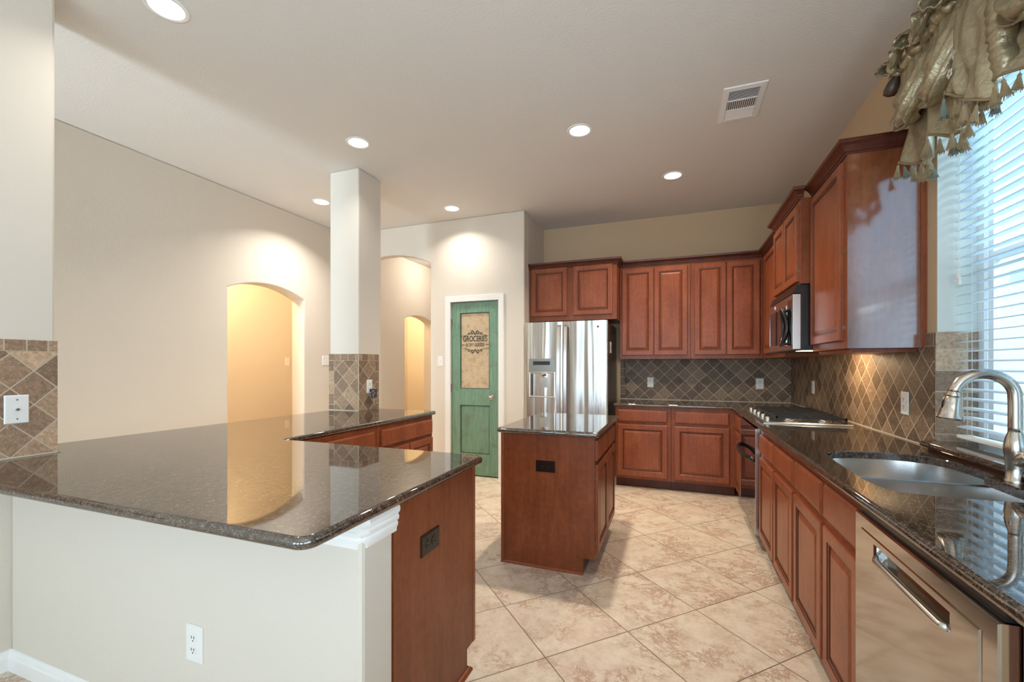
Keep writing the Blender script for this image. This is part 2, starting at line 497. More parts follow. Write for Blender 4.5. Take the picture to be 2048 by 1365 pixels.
def arc_poly(cx, cy, r, a0, a1, n=6):
    return [(cx + r * math.cos(a0 + (a1 - a0) * i / n), cy + r * math.sin(a0 + (a1 - a0) * i / n)) for i in range(n + 1)]
def round_corner(p0, p, p1, r, n=6):
    p0, p, p1 = Vector(p0), Vector(p), Vector(p1)
    a = (p0 - p).normalized(); b = (p1 - p).normalized()
    ang = a.angle(b); t = r / math.tan(ang / 2)
    s = p + a * t; e = p + b * t
    c = p + (a + b).normalized() * (r / math.sin(ang / 2))
    v0 = s - c; v1 = e - c
    out = []
    for i in range(n + 1):
        q = v0.lerp(v1, i / n); out.append(tuple(c + q.normalized() * r))
    return out
def offset_poly(poly, d):
    n = len(poly); P = [Vector(p) for p in poly]
    area_ = sum(P[i].x * P[(i + 1) % n].y - P[(i + 1) % n].x * P[i].y for i in range(n))
    sg = 1 if area_ > 0 else -1
    out = []
    for i in range(n):
        d0 = (P[i] - P[i - 1]).normalized(); d1 = (P[(i + 1) % n] - P[i]).normalized()
        n0 = Vector((-d0.y, d0.x)) * sg; n1 = Vector((-d1.y, d1.x)) * sg
        m = n0 + n1; m = m * (2 / m.length_squared)
        out.append(tuple(P[i] + m * d))
    return out

def worktop(name, outer, z0, z1, mat, hole=None, r=0.014, **kw):
    """slab with rounded (bullnose) edge and an optional hole"""
    mb = MB(); bm = mb.bm
    h = z1 - z0; rr = h / 2
    prof = []
    for i in range(9):
        a = -math.pi / 2 + math.pi * i / 8
        prof.append((rr * (1 - math.cos(a)) * 0.95, z0 + rr + rr * math.sin(a)))
    loops = []
    for ins, z in prof:
        loops.append([bm.verts.new((x, y, z)) for x, y in offset_poly(outer, ins)])
    n = len(outer)
    for k in range(len(loops) - 1):
        for i in range(n):
            j = (i + 1) % n
            bm.faces.new((loops[k][i], loops[k][j], loops[k + 1][j], loops[k + 1][i]))
    hl = []
    if hole:
        for z in (z0, z1 - 0.003, z1):
            hp = hole if z < z1 else offset_poly(hole, -0.003)
            hl.append([bm.verts.new((x, y, z)) for x, y in hp])
        m = len(hole)
        for k in range(2):
            for i in range(m):
                j = (i + 1) % m
                bm.faces.new((hl[k][i], hl[k][j], hl[k + 1][j], hl[k + 1][i]))
    for lp, hi in ((loops[0], 0), (loops[-1], 2)):
        es = [bm.edges.get((lp[i], lp[(i + 1) % n])) for i in range(n)]
        if hole:
            q = hl[hi]; es += [bm.edges.get((q[i], q[(i + 1) % len(q)])) for i in range(len(q))]
        bmesh.ops.triangle_fill(bm, use_beauty=True, use_dissolve=False, edges=es)
    o = mb.build(name, mat, smooth='auto', angle=30, **kw)
    for p in o.data.polygons:
        if abs(p.normal.z) > 0.9995: p.use_smooth = False
    return o

# ================================================================== ROOM SHELL
def arch_notch(a, b, zs, za, n=18):
    """points of an arched opening from (a,0) up and over to (b,0)"""
    w = (b - a) / 2; rise = za - zs
    R = (w * w + rise * rise) / (2 * rise); c = (a + b) / 2; cz = za - R
    t = math.asin(w / R)
    pts = [(a, 0.0)]
    for i in range(n + 1):
        q = -t + 2 * t * i / n
        pts.append((c + R * math.sin(q), cz + R * math.cos(q)))
    return pts + [(b, 0.0)]

struct(MB().box(-6.0, 1.45, YREAR - 0.2, 8.0, -0.1, 0.0).build('floor', M['floor'], origin=(0, 0, 0)), 'beige stone tile floor laid on the diagonal', 'floor')
struct(MB().box(-6.0, 1.45, YREAR - 0.2, 8.0, ZC, ZC + 0.1).build('ceiling', M['ceiling']), 'beige textured ceiling', 'ceiling')
# left wall with two arches
pl = [(YREAR, 0)] + arch_notch(2.983, 3.907, 2.06, 2.163) + arch_notch(5.943, 6.80, 2.055, 2.135) + [(7.9, 0), (7.9, ZC), (YREAR, ZC)]
struct(MB().prism(pl, 'x', XL - 0.19, XL).build('wall_left', M['wall'], bevel=0.012), 'cream left wall with arched openings', 'wall')
# pantry wall with arch and door opening
DX0, DX1, DZ = -2.492, -1.877, 2.045
pp = [(XL, 0)] + arch_notch(-3.95, -2.77, 2.534, 2.68) + [(DX0, 0), (DX0, DZ), (DX1, DZ), (DX1, 0), (XA, 0), (XA, ZC), (XL, ZC)]
struct(MB().prism(pp, 'y', YP, YP + 0.125).build('wall_pantry', M['wall'], bevel=0.012), 'cream wall with the pantry door and a tall arch', 'wall')
struct(BX(XA - 0.12, XA, YP + 0.125, YB + 0.12, 0, ZC).build('wall_pantry_side', M['wall']), 'short cream return wall beside the refrigerator', 'wall')
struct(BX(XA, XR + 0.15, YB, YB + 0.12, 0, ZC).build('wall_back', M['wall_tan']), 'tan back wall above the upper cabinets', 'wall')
# pantry interior and far hall closing walls
struct(BX(-2.75, XA - 0.12, 5.6, 5.7, 0, ZC).build('wall_pantry_rear', M['wall']))
struct(BX(-2.75, -2.63, YP + 0.125, 5.6, 0, ZC).build('wall_hall', M['wall']))
struct(BX(-6.0, -2.63, 7.9, 8.0, 0, ZC).build('wall_hall_end', M['wall']))
struct(BX(-2.63, -2.5, 5.7, 7.9, 0, ZC).build('wall_hall_right', M['wall']))
struct(BX(-5.45, -5.35, 1.5, 7.9, 0, ZC).build('wall_hall_left', M['wall']))
struct(BX(-5.35, XL - 0.19, 1.5, 1.6, 0, ZC).build('wall_hall_front', M['wall']))
struct(BX(-5.35, XL - 0.19, 5.0, 5.1, 0, ZC).build('wall_hall_middle', M['wall']))
# right wall with the window opening
WY0, WY1, WZ0, WZ1 = 1.28, 2.64, 0.905, 2.62
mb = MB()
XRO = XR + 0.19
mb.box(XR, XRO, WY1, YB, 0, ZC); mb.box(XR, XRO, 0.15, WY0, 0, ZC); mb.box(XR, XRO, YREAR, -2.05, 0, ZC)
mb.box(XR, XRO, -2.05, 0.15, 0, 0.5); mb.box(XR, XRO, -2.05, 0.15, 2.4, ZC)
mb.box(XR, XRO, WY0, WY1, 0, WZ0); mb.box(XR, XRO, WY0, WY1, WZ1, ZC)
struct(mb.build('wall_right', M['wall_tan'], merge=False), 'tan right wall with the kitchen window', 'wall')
# rear wall with windows (behind the camera)
mb = MB(); xs = [XL - 0.19]
for a, b in REAR_WINDOWS: xs += [a, b]
xs.append(XRO)
for i in range(0, len(xs), 2): mb.box(xs[i], xs[i + 1], YREAR - 0.1, YREAR, 0, ZC)
for a, b in REAR_WINDOWS:
    mb.box(a, b, YREAR - 0.1, YREAR, 0, 0.45); mb.box(a, b, YREAR - 0.1, YREAR, 2.35, ZC)
struct(mb.build('wall_rear', M['wall'], merge=False))
for k, (a, b) in enumerate(REAR_WINDOWS):
    mb = MB()
    for x in (a, (a + b) / 2 - 0.02, b - 0.04): mb.box(x, x + 0.04, YREAR - 0.07, YREAR - 0.03, 0.45, 2.35)
    for z in (0.45, 1.4, 2.31): mb.box(a, b, YREAR - 0.065, YREAR - 0.035, z, z + 0.04)
    struct(mb.build('window_%d' % (k + 2), M['white'], merge=False))
mb = MB()
for y in (-2.05, -1.37, -0.69, 0.11): mb.box(XR + 0.02, XR + 0.05, y, y + 0.04, 0.5, 2.4)
for z in (0.5, 1.45, 2.36): mb.box(XR + 0.025, XR + 0.045, -2.05, 0.15, z, z + 0.04)
struct(mb.build('window_6', M['white'], merge=False))  # unseen nook window, added to go with the light for the left wall
# wall stub at the left of the peninsula; extended unseen to block passage light
struct(BX(XS - 0.30, XS, YREAR, 1.128, 0, ZC).build('wall_stub', M['wall'], bevel=0.012), 'cream wall end at the far left beside the peninsula', 'wall')
# knee wall carrying the peninsula
struct(BX(XS, -0.815, 0.985, 1.128, 0, 0.8625).build('wall_front', M['wall'], bevel=0.012), 'low cream knee wall under the near worktop', 'wall')
struct(BX(-2.90, -2.79, 1.128, 3.06, 0, 0.8625).build('wall_bar', M['wall']), 'low knee wall behind the bar cabinets', 'wall')
# column
CX0, CX1, CY0, CY1 = -2.904, -2.588, 3.08, 3.394
struct(BX(CX0, CX1, CY0, CY1, 0, ZC).build('wall_column', M['wall'], bevel=0.012), 'square cream column rising from the bar to the ceiling', 'column')
# baseboards
BASEP = [(0, 0), (0.014, 0), (0.014, 0.055), (0.011, 0.062), (0.009, 0.072), (0.004, 0.08), (0, 0.083)]
struct(MB().sweep([(XS, YREAR), (XS, 0.985), (-0.815, 0.985), (-0.815, 1.12)], BASEP, side=1).build('baseboard_front', M['white']), 'white baseboard along the knee wall', 'baseboard')
struct(MB().sweep([(XL, 2.983), (XL, 1.0)], BASEP, side=-1).build('baseboard_left', M['white']))
# crown trim at the top of the knee wall
CT = [(0, 0.778), (0.004, 0.778), (0.005, 0.79), (0.009, 0.797), (0.010, 0.806), (0.007, 0.811), (0.013, 0.818), (0.014, 0.827), (0.010, 0.833), (0.017, 0.842), (0.018, 0.853), (0.014, 0.8625), (0, 0.8625)]
struct(MB().sweep([(XS, 0.985), (-0.835, 0.985), (-0.815, 1.005), (-0.815, 1.14)], CT, side=1).build('trim_1', M['white'], smooth='auto'), 'white stepped moulding under the near worktop corner', 'trim')

# ================================================================== PANTRY DOOR
d = bpy.data.objects.new('door_1', None); COL.objects.link(d)
d.location = (-2.18, YP, 0); d['_o'] = [-2.18, YP, 0]
struct(d, 'distressed green pantry door with lettered glass pane', 'door')
LX0, LX1, LZ0, LZ1 = -2.486, -1.883, 0.014, 2.037
GX0, GX1, GZ0, GZ1, PZ0, PZ1 = -2.372, -1.998, 1.022, 1.912, 0.262, 0.828
yf = YP + 0.012; yb = yf + 0.038
mb = MB()
mb.box(LX0, GX0, yf, yb, LZ0, LZ1); mb.box(GX1, LX1, yf, yb, LZ0, LZ1)
for z0, z1 in ((LZ0, PZ0), (PZ1, GZ0), (GZ1, LZ1)): mb.box(GX0, GX1, yf + 0.0005, yb, z0, z1)
mb.build('door_frame', M['green'], d, merge=False, bevel=0.002)
mb = MB().box(GX0, GX1, yf + 0.014, yb - 0.01, PZ0, PZ1)
mb.build('door_panel', M['green'], d)
mb = MB()
for a, b, c, e in ((GX0, GX1, PZ0, PZ1), (GX0, GX1, GZ0, GZ1)):
    for q in ((a, a + 0.007, c, e), (b - 0.007, b, c, e), (a, b, c, c + 0.007), (a, b, e - 0.007, e)):
        mb.box(q[0], q[1], yf + 0.006, yf + 0.013, q[2], q[3])
mb.build('panel_moulding', M['green_edge'], d, merge=False)
gl = MB().box(GX0, GX1, yf + 0.014, yb - 0.014, GZ0, GZ1).build('glass_pane', M['door_glass'], d)
def text_mesh(body, size, xscale, loc, parent, name, mat, shear=0.0, off=0.0):
    cu = bpy.data.curves.new(name, 'FONT'); cu.body = body; cu.size = size; cu.align_x = 'CENTER'; cu.align_y = 'CENTER'
    cu.extrude = 0.0005; cu.offset = off
    t = bpy.data.objects.new(name, cu); COL.objects.link(t)
    bpy.context.view_layer.update()
    me = bpy.data.meshes.new_from_object(t.evaluated_get(bpy.context.evaluated_depsgraph_get()))
    COL.objects.unlink(t); bpy.data.objects.remove(t)
    me.transform(Matrix.Diagonal((xscale, 1, 1, 1))); me.transform(Matrix.Rotation(R90, 4, 'X'))
    o = bpy.data.objects.new(name, me); COL.objects.link(o)
    me.materials.clear(); me.materials.append(mat)
    o.parent = parent; o.location = Vector(loc) - Vector(parent['_o'])
    return o
gc = (GX0 + GX1) / 2; yt = yf + 0.0125
text_mesh('GROCERIES', 0.092, 0.66, (gc, yt, 1.605), d, 'lettering', M['ink'], off=0.0012)
text_mesh('& DRY GOODS', 0.056, 0.62, (gc, yt, 1.535), d, 'lettering', M['ink'], off=0.0002)
def spiral(cx, cz, r, t0, turns, sx=1, n=26):
    return [(cx + sx * r * (1 - 0.75 * i / n) * math.cos(t0 + turns * 2 * math.pi * i / n), yt, cz + r * (1 - 0.75 * i / n) * math.sin(t0 + turns * 2 * math.pi * i / n)) for i in range(n + 1)]
mb = MB()
for up in (1, -1):
    zc = 1.57 + up * 0.108
    for sx in (1, -1):
        def fl(pts): return [(x, y, 1.57 + up * (z - 1.57)) for x, y, z in pts]
        z0 = 1.57 + 0.1
        mb.tube(fl(spiral(gc + sx * 0.035, z0 + 0.006, 0.026, -2.6, -1.15, sx)), 0.0042, 6)
        mb.tube(fl(spiral(gc + sx * 0.080, z0 - 0.006, 0.018, -2.9, -1.1, sx)), 0.0034, 6)
        mb.tube(fl([(gc + sx * 0.004, yt, z0 - 0.016), (gc + sx * 0.012, yt, z0 + 0.004), (gc + sx * 0.022, yt, z0 + 0.024), (gc + sx * 0.036, yt, z0 + 0.034)]), 0.004, 6)
        mb.tube(fl([(gc + sx * 0.098, yt, z0 - 0.016), (gc + sx * 0.135, yt, z0 - 0.022), (gc + sx * 0.178, yt, z0 - 0.030)]), 0.002, 6, radii=[0.003, 0.002, 0.001])
for sx in (1, -1):
    mb.tube([(gc + sx * 0.122, yt, 1.537), (gc + sx * 0.16, yt, 1.537), (gc + sx * 0.18, yt, 1.537)], 0.002, 6, radii=[0.001, 0.004, 0.001])
o = mb.build('scrollwork', M['ink'], d, smooth=True)
for z in (1.80, 1.03, 0.22):
    mb = MB().lathe((LX0 - 0.004, YP - 0.001, z - 0.045), [(0.006, 0), (0.007, 0.003), (0.007, 0.087), (0.006, 0.09)], 10)
    mb.box(LX0 - 0.002, LX0 + 0.012, yf - 0.002, yf + 0.001, z - 0.045, z + 0.045)
    mb.build('hinge', M['nickel'], d, merge=False)
kn = MB().lathe((-1.962, yf - 0.0, 0.925), [(0.031, 0.0), (0.030, 0.006), (0.012, 0.010), (0.011, 0.030), (0.022, 0.036), (0.028, 0.048), (0.026, 0.060), (0.012, 0.067)], 20, (0, -1, 0)).build('door_knob', M['nickel'], d, smooth=True)
# casing
CASP = [(0, 0), (0, -0.012), (0.006, -0.016), (0.02, -0.014), (0.05, -0.02), (0.066, -0.02), (0.07, -0.012), (0.07, 0)]
mb = MB()
a, b, zt = LX0 - 0.006, LX1 + 0.006, LZ1 + 0.006
rs = []
for px, pz, dx, dz in ((a, 0, -1, 0), (a, zt, -1, 1), (b, zt, 1, 1), (b, 0, 1, 0)):
    rs.append([(px + dx * o_, YP + y_, pz + dz * o_) for o_, y_ in CASP])
mb.rings(rs)
struct(mb.build('trim_2', M['white'], smooth='auto'), 'white casing around the green pantry door', 'trim')
struct(BX(DX0, DX1, YP + 0.062, YP + 0.12, 0, DZ).build('trim_3', M['white']))

# ================================================================== CABINET HELPERS
WG = [M['wood'], M['glaze'], M['panel']]
DOORP = [(0, 0), (0, 0.015), (0.004, 0.019), (0.047, 0.019), (0.050, 0.015), (0.055, 0.014), (0.060, 0.009), (0.066, 0.009), (0.084, 0.016), (0.090, 0.0165)]
DOORM = [0, 0, 0, 1, 0, 1, 1, 0, 0, 0]
DRAWP = [(0, 0), (0, 0.011), (0.003, 0.013), (0.010, 0.019), (0.014, 0.0195)]
DRAWM = [0, 0, 0, 0, 0]
def door_part(parent, o, U, V, Nn, w, h, name='door'):
    return MB().panel(o, U, V, Nn, w, h, DOORP, DOORM).build(name, WG, parent)
def drawer_part(parent, o, U, V, Nn, w, h, name='drawer'):
    return MB().panel(o, U, V, Nn, w, h, DRAWP, DRAWM).build(name, WG, parent)
def hinges(parent, door, o, U, V, Nn, u, zs):
    for z in zs:
        MB().obox(o, U, V, Nn, u - 0.004, u + 0.003, z - 0.010, z + 0.010, -0.006, 0.007).build('hinge', M['hinge'], door)

# base carcass along +X face (facing -X): U=-Y ; along back (facing -Y): U=+X
def base_unit(name, label, kind, a, b, splits, face, toe=True, cat='cabinet', group=None, zt=0.862, dz=(0.13, 0.672, 0.702, 0.826), gap=0.0, drawers=None, end=None):
    """kind: 'R' faces -X at x=face (a..b along Y, depth to XR); 'B' faces -Y at y=face (a..b along X); 'P' faces +X (a..b along Y)"""
    if kind == 'R':
        o, U, V, Nn = (face, 0, 0), (0, 1, 0), (0, 0, 1), (-1, 0, 0); dep = XR - face - 0.015; loc = (face + 0.3, (a + b) / 2, 0)
    elif kind == 'B':
        o, U, V, Nn = (0, face, 0), (1, 0, 0), (0, 0, 1), (0, -1, 0); dep = YB - face - 0.015; loc = ((a + b) / 2, face + 0.3, 0)
    elif kind == 'P':
        o, U, V, Nn = (face, 0, 0), (0, 1, 0), (0, 0, 1), (1, 0, 0); dep = 0.59; loc = (face - 0.3, (a + b) / 2, 0)
    else:
        o, U, V, Nn = (face, 0, 0), (0, 1, 0), (0, 0, 1), (1, 0, 0); dep = 0.60; loc = (face - 0.3, (a + b) / 2, 0)
    t = thing(name, label, cat, loc, group)
    MB().obox(o, U, V, Nn, a, b, 0.1, zt, -dep, 0).build('carcass', M['panel'], t, bevel=0.0015)
    if toe: MB().obox(o, U, V, Nn, a, b, 0.0, 0.1, -dep, -0.065).build('toe_kick', M['crown'], t)
    for (u0, u1) in splits:
        dr = door_part(t, Vector(o) + Vector(U) * u0 + Vector(V) * dz[0], U, V, Nn, u1 - u0, dz[1] - dz[0])
        hs = u0 - 0.001 if kind in 'R' else u1
        hinges(t, dr, o, U, V, Nn, hs, (dz[0] + 0.08, dz[1] - 0.08))
    for (u0, u1) in (drawers or splits):
        drawer_part(t, Vector(o) + Vector(U) * u0 + Vector(V) * dz[2], U, V, Nn, u1 - u0, dz[3] - dz[2])
    return t

FX, FY = 0.559, 4.737
# back run
base_unit('base_cabinet', 'cherry base cabinet on the back wall beside the refrigerator', 'B', -0.59, -0.032, [(-0.567, -0.067)], FY, group='base cabinets on the back wall')
base_unit('base_cabinet', 'cherry base cabinet on the back wall in the inner corner', 'B', -0.030, FX + 0.0, [(0.003, 0.504)], FY, group='base cabinets on the back wall')
# right run
base_unit('base_cabinet', 'narrow cherry base cabinet between the back corner and the oven', 'R', 4.20, 4.735, [(4.287, 4.613)], FX)
base_unit('base_cabinet', 'two-door cherry base cabinet between the oven and the sink', 'R', 2.468, 3.40, [(2.486, 2.902), (2.931, 3.353)], FX)
base_unit('base_cabinet', 'cherry sink base cabinet next to the dishwasher', 'R', 1.652, 2.466, [(1.664, 2.006), (2.036, 2.449)], FX, zt=0.66, dz=(0.13, 0.672, 0.702, 0.832))
# apron rail that closes the front of the sink base above the carcass
s = [o for o in COL.objects if o.get('label') == 'cherry sink base cabinet next to the dishwasher'][0]
BX(FX, FX + 0.02, 1.652, 2.466, 0.6605, 0.862).build('front_rail', M['wood'], s)
# end panel beyond the dishwasher
t = thing('cabinet_end_panel', 'cherry end panel at the near side of the dishwasher', 'panel', (0.85, 0.98, 0))
BX(FX - 0.0, XR - 0.002, 0.975, 1.002, 0, 0.862).build('panel', M['panel'], t, bevel=0.0015)

# ---- oven under the cooktop
t = thing('undercounter_oven', 'black glass oven with bowed handle under the cooktop', 'oven', (0.85, 3.8, 0))
OY0, OY1, OXF = 3.44, 4.17, 0.528
BX(FX + 0.002, XR - 0.03, 3.405, 4.195, 0.10, 0.862).build('body', M['black'], t)
BX(FX + 0.065, XR - 0.03, 3.405, 4.195, 0.0, 0.10).build('toe_kick', M['black'], t)
fr = MB()
fr.box(OXF, FX + 0.001, OY0 - 0.018, OY0, 0.11, 0.853); fr.box(OXF + 0.002, FX + 0.001, OY1, OY1 + 0.012, 0.11, 0.853)
fr.box(OXF + 0.002, FX + 0.001, OY0, OY1, 0.110, 0.122)
fr.build('frame', M['steel'], t, merge=False, bevel=0.001)
dr = BX(OXF + 0.003, FX + 0.001, OY0, OY1, 0.1225, 0.66).build('door', M['black_glass'], t)
BX(OXF + 0.003, FX + 0.001, OY0, OY1, 0.667, 0.853).build('control_panel', M['black_glass'], t)
pts = [(OXF - 0.055 * math.sin(math.pi * i / 16) ** 0.6 + 0.004, OY0 + 0.03 + (OY1 - OY0 - 0.06) * i / 16, 0.628) for i in range(17)]
MB().tube(pts, 0.014, 10, radii=[0.016 if 0 < i < 16 else 0.019 for i in range(17)]).build('handle', M['black'], dr, smooth=True)

# ---- dishwasher
t = thing('dishwasher', 'stainless dishwasher with recessed pocket handle', 'dishwasher', (0.85, 1.33, 0))
DY0, DY1, DXF = 1.006, 1.648, 0.53
BX(FX + 0.003, XR - 0.05, DY0 + 0.01, DY1 - 0.006, 0.10, 0.858).build('tub', M['black'], t)
BX(FX + 0.05, XR - 0.05, DY0 + 0.01, DY1 - 0.006, 0.0, 0.10).build('toe_kick', M['black'], t)
BX(DXF + 0.012, FX + 0.002, DY0 + 0.006, DY1 - 0.006, 0.8435, 0.860).build('control_strip', M['black'], t)
# door: slab with a recessed pocket, framed loops facing -X
HY0, HY1, HZ0, HZ1 = 1.150, 1.500, 0.752, 0.778
mb = MB()
def yz(a, b, c, e, x): return [(x, a, c), (x, b, c), (x, b, e), (x, a, e)]
mb.rings([yz(DY0, DY1, 0.115, 0.8425, FX + 0.001), yz(DY0, DY1, 0.115, 0.8425, DXF + 0.004), yz(DY0 + .004, DY1 - .004, 0.119, 0.8385, DXF),
          yz(1.052, 1.595, 0.690, 0.806, DXF), yz(1.055, 1.592, 0.693, 0.803, DXF - 0.003),
          yz(HY0 - .006, HY1 + .006, HZ0 - .006, HZ1 + .010, DXF - 0.003), yz(HY0, HY1, HZ0, HZ1 + .004, DXF + 0.002), yz(HY0 + .006, HY1 - .006, HZ0 + .001, HZ1 + .002, DXF + 0.024)])
dw = mb.build('door', M['mirror_steel'], t, smooth='auto', angle=25)
MB().tube([(DXF - 0.001, HY0 + 0.003, HZ0 - 0.001), (DXF - 0.008, HY0 + 0.02, HZ0 - 0.004), (DXF - 0.008, HY1 - 0.02, HZ0 - 0.004), (DXF - 0.001, HY1 - 0.003, HZ0 - 0.001)], 0.008, 10).build('handle', M['steel'], dw, smooth=True)

# ---- right + back worktop with sink cut-out
hole = [(0.626, 2.06), (0.622, 1.84), (0.634, 1.755), (0.668, 1.706), (0.75, 1.692), (0.90, 1.694), (0.985, 1.705), (1.03, 1.745), (1.043, 1.82), (1.043, 2.00), (1.040, 2.049),
        (1.078, 2.068), (1.090, 2.125), (1.088, 2.22), (1.075, 2.33), (1.040, 2.405), (0.975, 2.440), (0.88, 2.452), (0.76, 2.436), (0.695, 2.408), (0.648, 2.345), (0.632, 2.22)]
L = 0.642
outer = [(-0.605, YB - 0.004), (-0.605, YB - L), (XR - L, YB - L), (XR - L, 0.915), (XR - 0.004, 0.915), (XR - 0.004, YB - 0.004)]
wt = worktop('worktop', outer, ZB, ZT, M['granite'], hole=hole)
tag(wt, 'long L-shaped brown granite worktop with sink along the right wall', 'worktop')
# caulk lines
# ---- sink (two bowls)
t = thing('kitchen_sink', 'double-bowl stainless undermount sink set in the granite', 'sink', (0.85, 2.07, 0.662))
def sel(poly, y, above):
    out = []
    n = len(poly)
    for i in range(n):
        p, q = poly[i], poly[(i + 1) % n]
        ip = (p[1] > y) == above; iq = (q[1] > y) == above
        if ip: out.append(p)
        if ip != iq:
            k = (y - p[1]) / (q[1] - p[1]); out.append((p[0] + (q[0] - p[0]) * k, y))
    return out
big = offset_poly(hole, -0.006)
def bowl(poly, depth, name):
    mb = MB(); rs = []
    cx = sum(p[0] for p in poly) / len(poly); cy = sum(p[1] for p in poly) / len(poly)
    for sc, z in ((1.0, 0.862), (0.995, 0.852), (0.97, 0.80), (0.94, 0.862 - depth + 0.03), (0.88, 0.862 - depth + 0.006), (0.8, 0.862 - depth), (0.1, 0.862 - depth - 0.003)):
        rs.append([(cx + (x - cx) * sc, cy + (y - cy) * sc, z) for x, y in poly])
    mb.rings(rs, cap0=False)
    mb.lathe((cx, cy, 0.862 - depth - 0.002), [(0.045, 0.0), (0.044, 0.004), (0.03, 0.003), (0.01, 0.002)], 20)
    return mb.build(name, M['sink'], t, smooth='auto', angle=60)
bowl(sel(big, 2.055, True), 0.19, 'bowl')
bowl(sel(big, 2.025, False), 0.17, 'bowl')
MB().box(0.60, 1.10, 2.0255, 2.0545, 0.80, 0.857).build('divider', M['sink'], t, bevel=0.006)

# ---- faucet
t = thing('faucet', 'brushed nickel pull-down gooseneck faucet behind the sink', 'faucet', (1.088, 1.985, ZT))
fx, fy = 1.088, 1.985
MB().lathe((fx, fy, ZT), [(0.027, 0), (0.0275, 0.006), (0.024, 0.012), (0.0235, 0.05), (0.026, 0.085), (0.0285, 0.105), (0.0285, 0.125), (0.024, 0.15), (0.0185, 0.168), (0.0175, 0.174)], 24).build('body', M['nickel'], t, smooth='auto')
r = 0.078; zc0 = 1.186
pts = [(fx, fy, 1.06 + i * 0.021) for i in range(6)]
for i in range(1, 17):
    a = math.pi * i / 16 * 0.97
    pts.append((fx - r + r * math.cos(a), fy + 0.012 * (1 - math.cos(a)) / 2, zc0 + r * math.sin(a)))
MB().tube(pts, 0.0180, 16).build('neck', M['nickel'], t, smooth=True)
e = Vector(pts[-1]); dirn = Vector((-0.10, 0.05, -1)).normalized()
sp = MB().lathe(e, [(0.0190, -0.006), (0.0225, 0.002), (0.0225, 0.008), (0.0210, 0.012), (0.0250, 0.018), (0.0265, 0.045), (0.033, 0.076), (0.038, 0.086), (0.036, 0.092), (0.022, 0.093)], 22, dirn).build('spray_head', M['nickel'], t, smooth='auto')
MB().obox(e + dirn * 0.026, (0, 1, 0), dirn, Vector((-1, 0, -0.06)).normalized(), -0.007, 0.007, -0.004, 0.026, 0.016, 0.0285).build('spray_button', M['black'], sp, bevel=0.003)
hb = MB().lathe((fx + 0.0, fy - 0.012, ZT + 0.072), [(0.019, 0), (0.022, 0.012), (0.023, 0.040), (0.018, 0.052), (0.008, 0.056)], 20, (0.08, -1, 0.55)).build('handle_hub', M['nickel'], t, smooth='auto')
MB().tube([(fx + 0.004, fy - 0.052, ZT + 0.098), (fx + 0.008, fy - 0.072, ZT + 0.128), (fx + 0.012, fy - 0.088, ZT + 0.170), (fx + 0.014, fy - 0.098, ZT + 0.205)], 0.008, 12, radii=[0.010, 0.009, 0.009, 0.007]).build('lever', M['nickel'], hb, smooth=True)

# ---- gas cooktop
t = thing('gas_cooktop', 'stainless gas cooktop with black grates set in the worktop', 'cooktop', (0.85, 3.9, ZT))
KX0, KX1, KY0, KY1 = 0.575, 1.09, 3.405, 4.32
mb = MB().panel((KX0, KY0, ZT + 0.0005), (1, 0, 0), (0, 1, 0), (0, 0, 1), KX1 - KX0, KY1 - KY0, [(0, 0), (0, 0.006), (0.006, 0.011), (0.022, 0.011), (0.03, 0.006), (0.04, 0.006)])
mb.build('pan', M['steel'], t)
burn = [(0.78, 3.60, 0.045), (0.98, 3.60, 0.036), (0.89, 3.865, 0.055), (0.78, 4.13, 0.036), (0.98, 4.13, 0.045)]
for bx_, by_, br in burn:
    b = MB().lathe((bx_, by_, ZT + 0.0066), [(br * 1.25, 0), (br * 1.2, 0.006), (br, 0.009), (br * 0.95, 0.014)], 20).build('burner', M['steel'], t, smooth='auto')
    MB().lathe((bx_, by_, ZT + 0.0208), [(br * 0.8, 0), (br * 0.82, 0.005), (br * 0.7, 0.009), (0.005, 0.010)], 20).build('burner_cap', M['castiron'], b, smooth='auto')
for y0, y1 in ((3.455, 3.735), (3.745, 3.985), (3.995, 4.275)):
    mb = MB(); z0, z1 = ZT + 0.034, ZT + 0.046
    x0, x1 = 0.66, 1.07
    for y in (y0, y1 - 0.012): mb.box(x0, x1, y, y + 0.012, z0, z1)
    for x in (x0, x1 - 0.012): mb.box(x, x + 0.012, y0, y1, z0, z1)
    for k in range(1, 4):
        yy = y0 + (y1 - y0) * k / 4
        mb.box(x0 + 0.012, x1 - 0.012, yy - 0.005, yy + 0.005, z0 + 0.002, z1 + 0.002)
    mb.box((x0 + x1) / 2 - 0.006, (x0 + x1) / 2 + 0.006, y0 + 0.012, y1 - 0.012, z0 + 0.001, z1 + 0.003)
    for x in (x0, x1 - 0.014):
        for y in (y0, y1 - 0.014): mb.box(x, x + 0.014, y, y + 0.014, ZT + 0.0068, z0)
    mb.build('grate', M['castiron'], t, merge=False)
for y in (3.52, 3.70, 3.87, 4.04, 4.22):
    MB().lathe((0.622, y, ZT + 0.0068), [(0.021, 0), (0.021, 0.004), (0.017, 0.007), (0.0165, 0.026), (0.014, 0.030), (0.003, 0.031)], 18).build('knob', M['chrome'], t, smooth='auto')

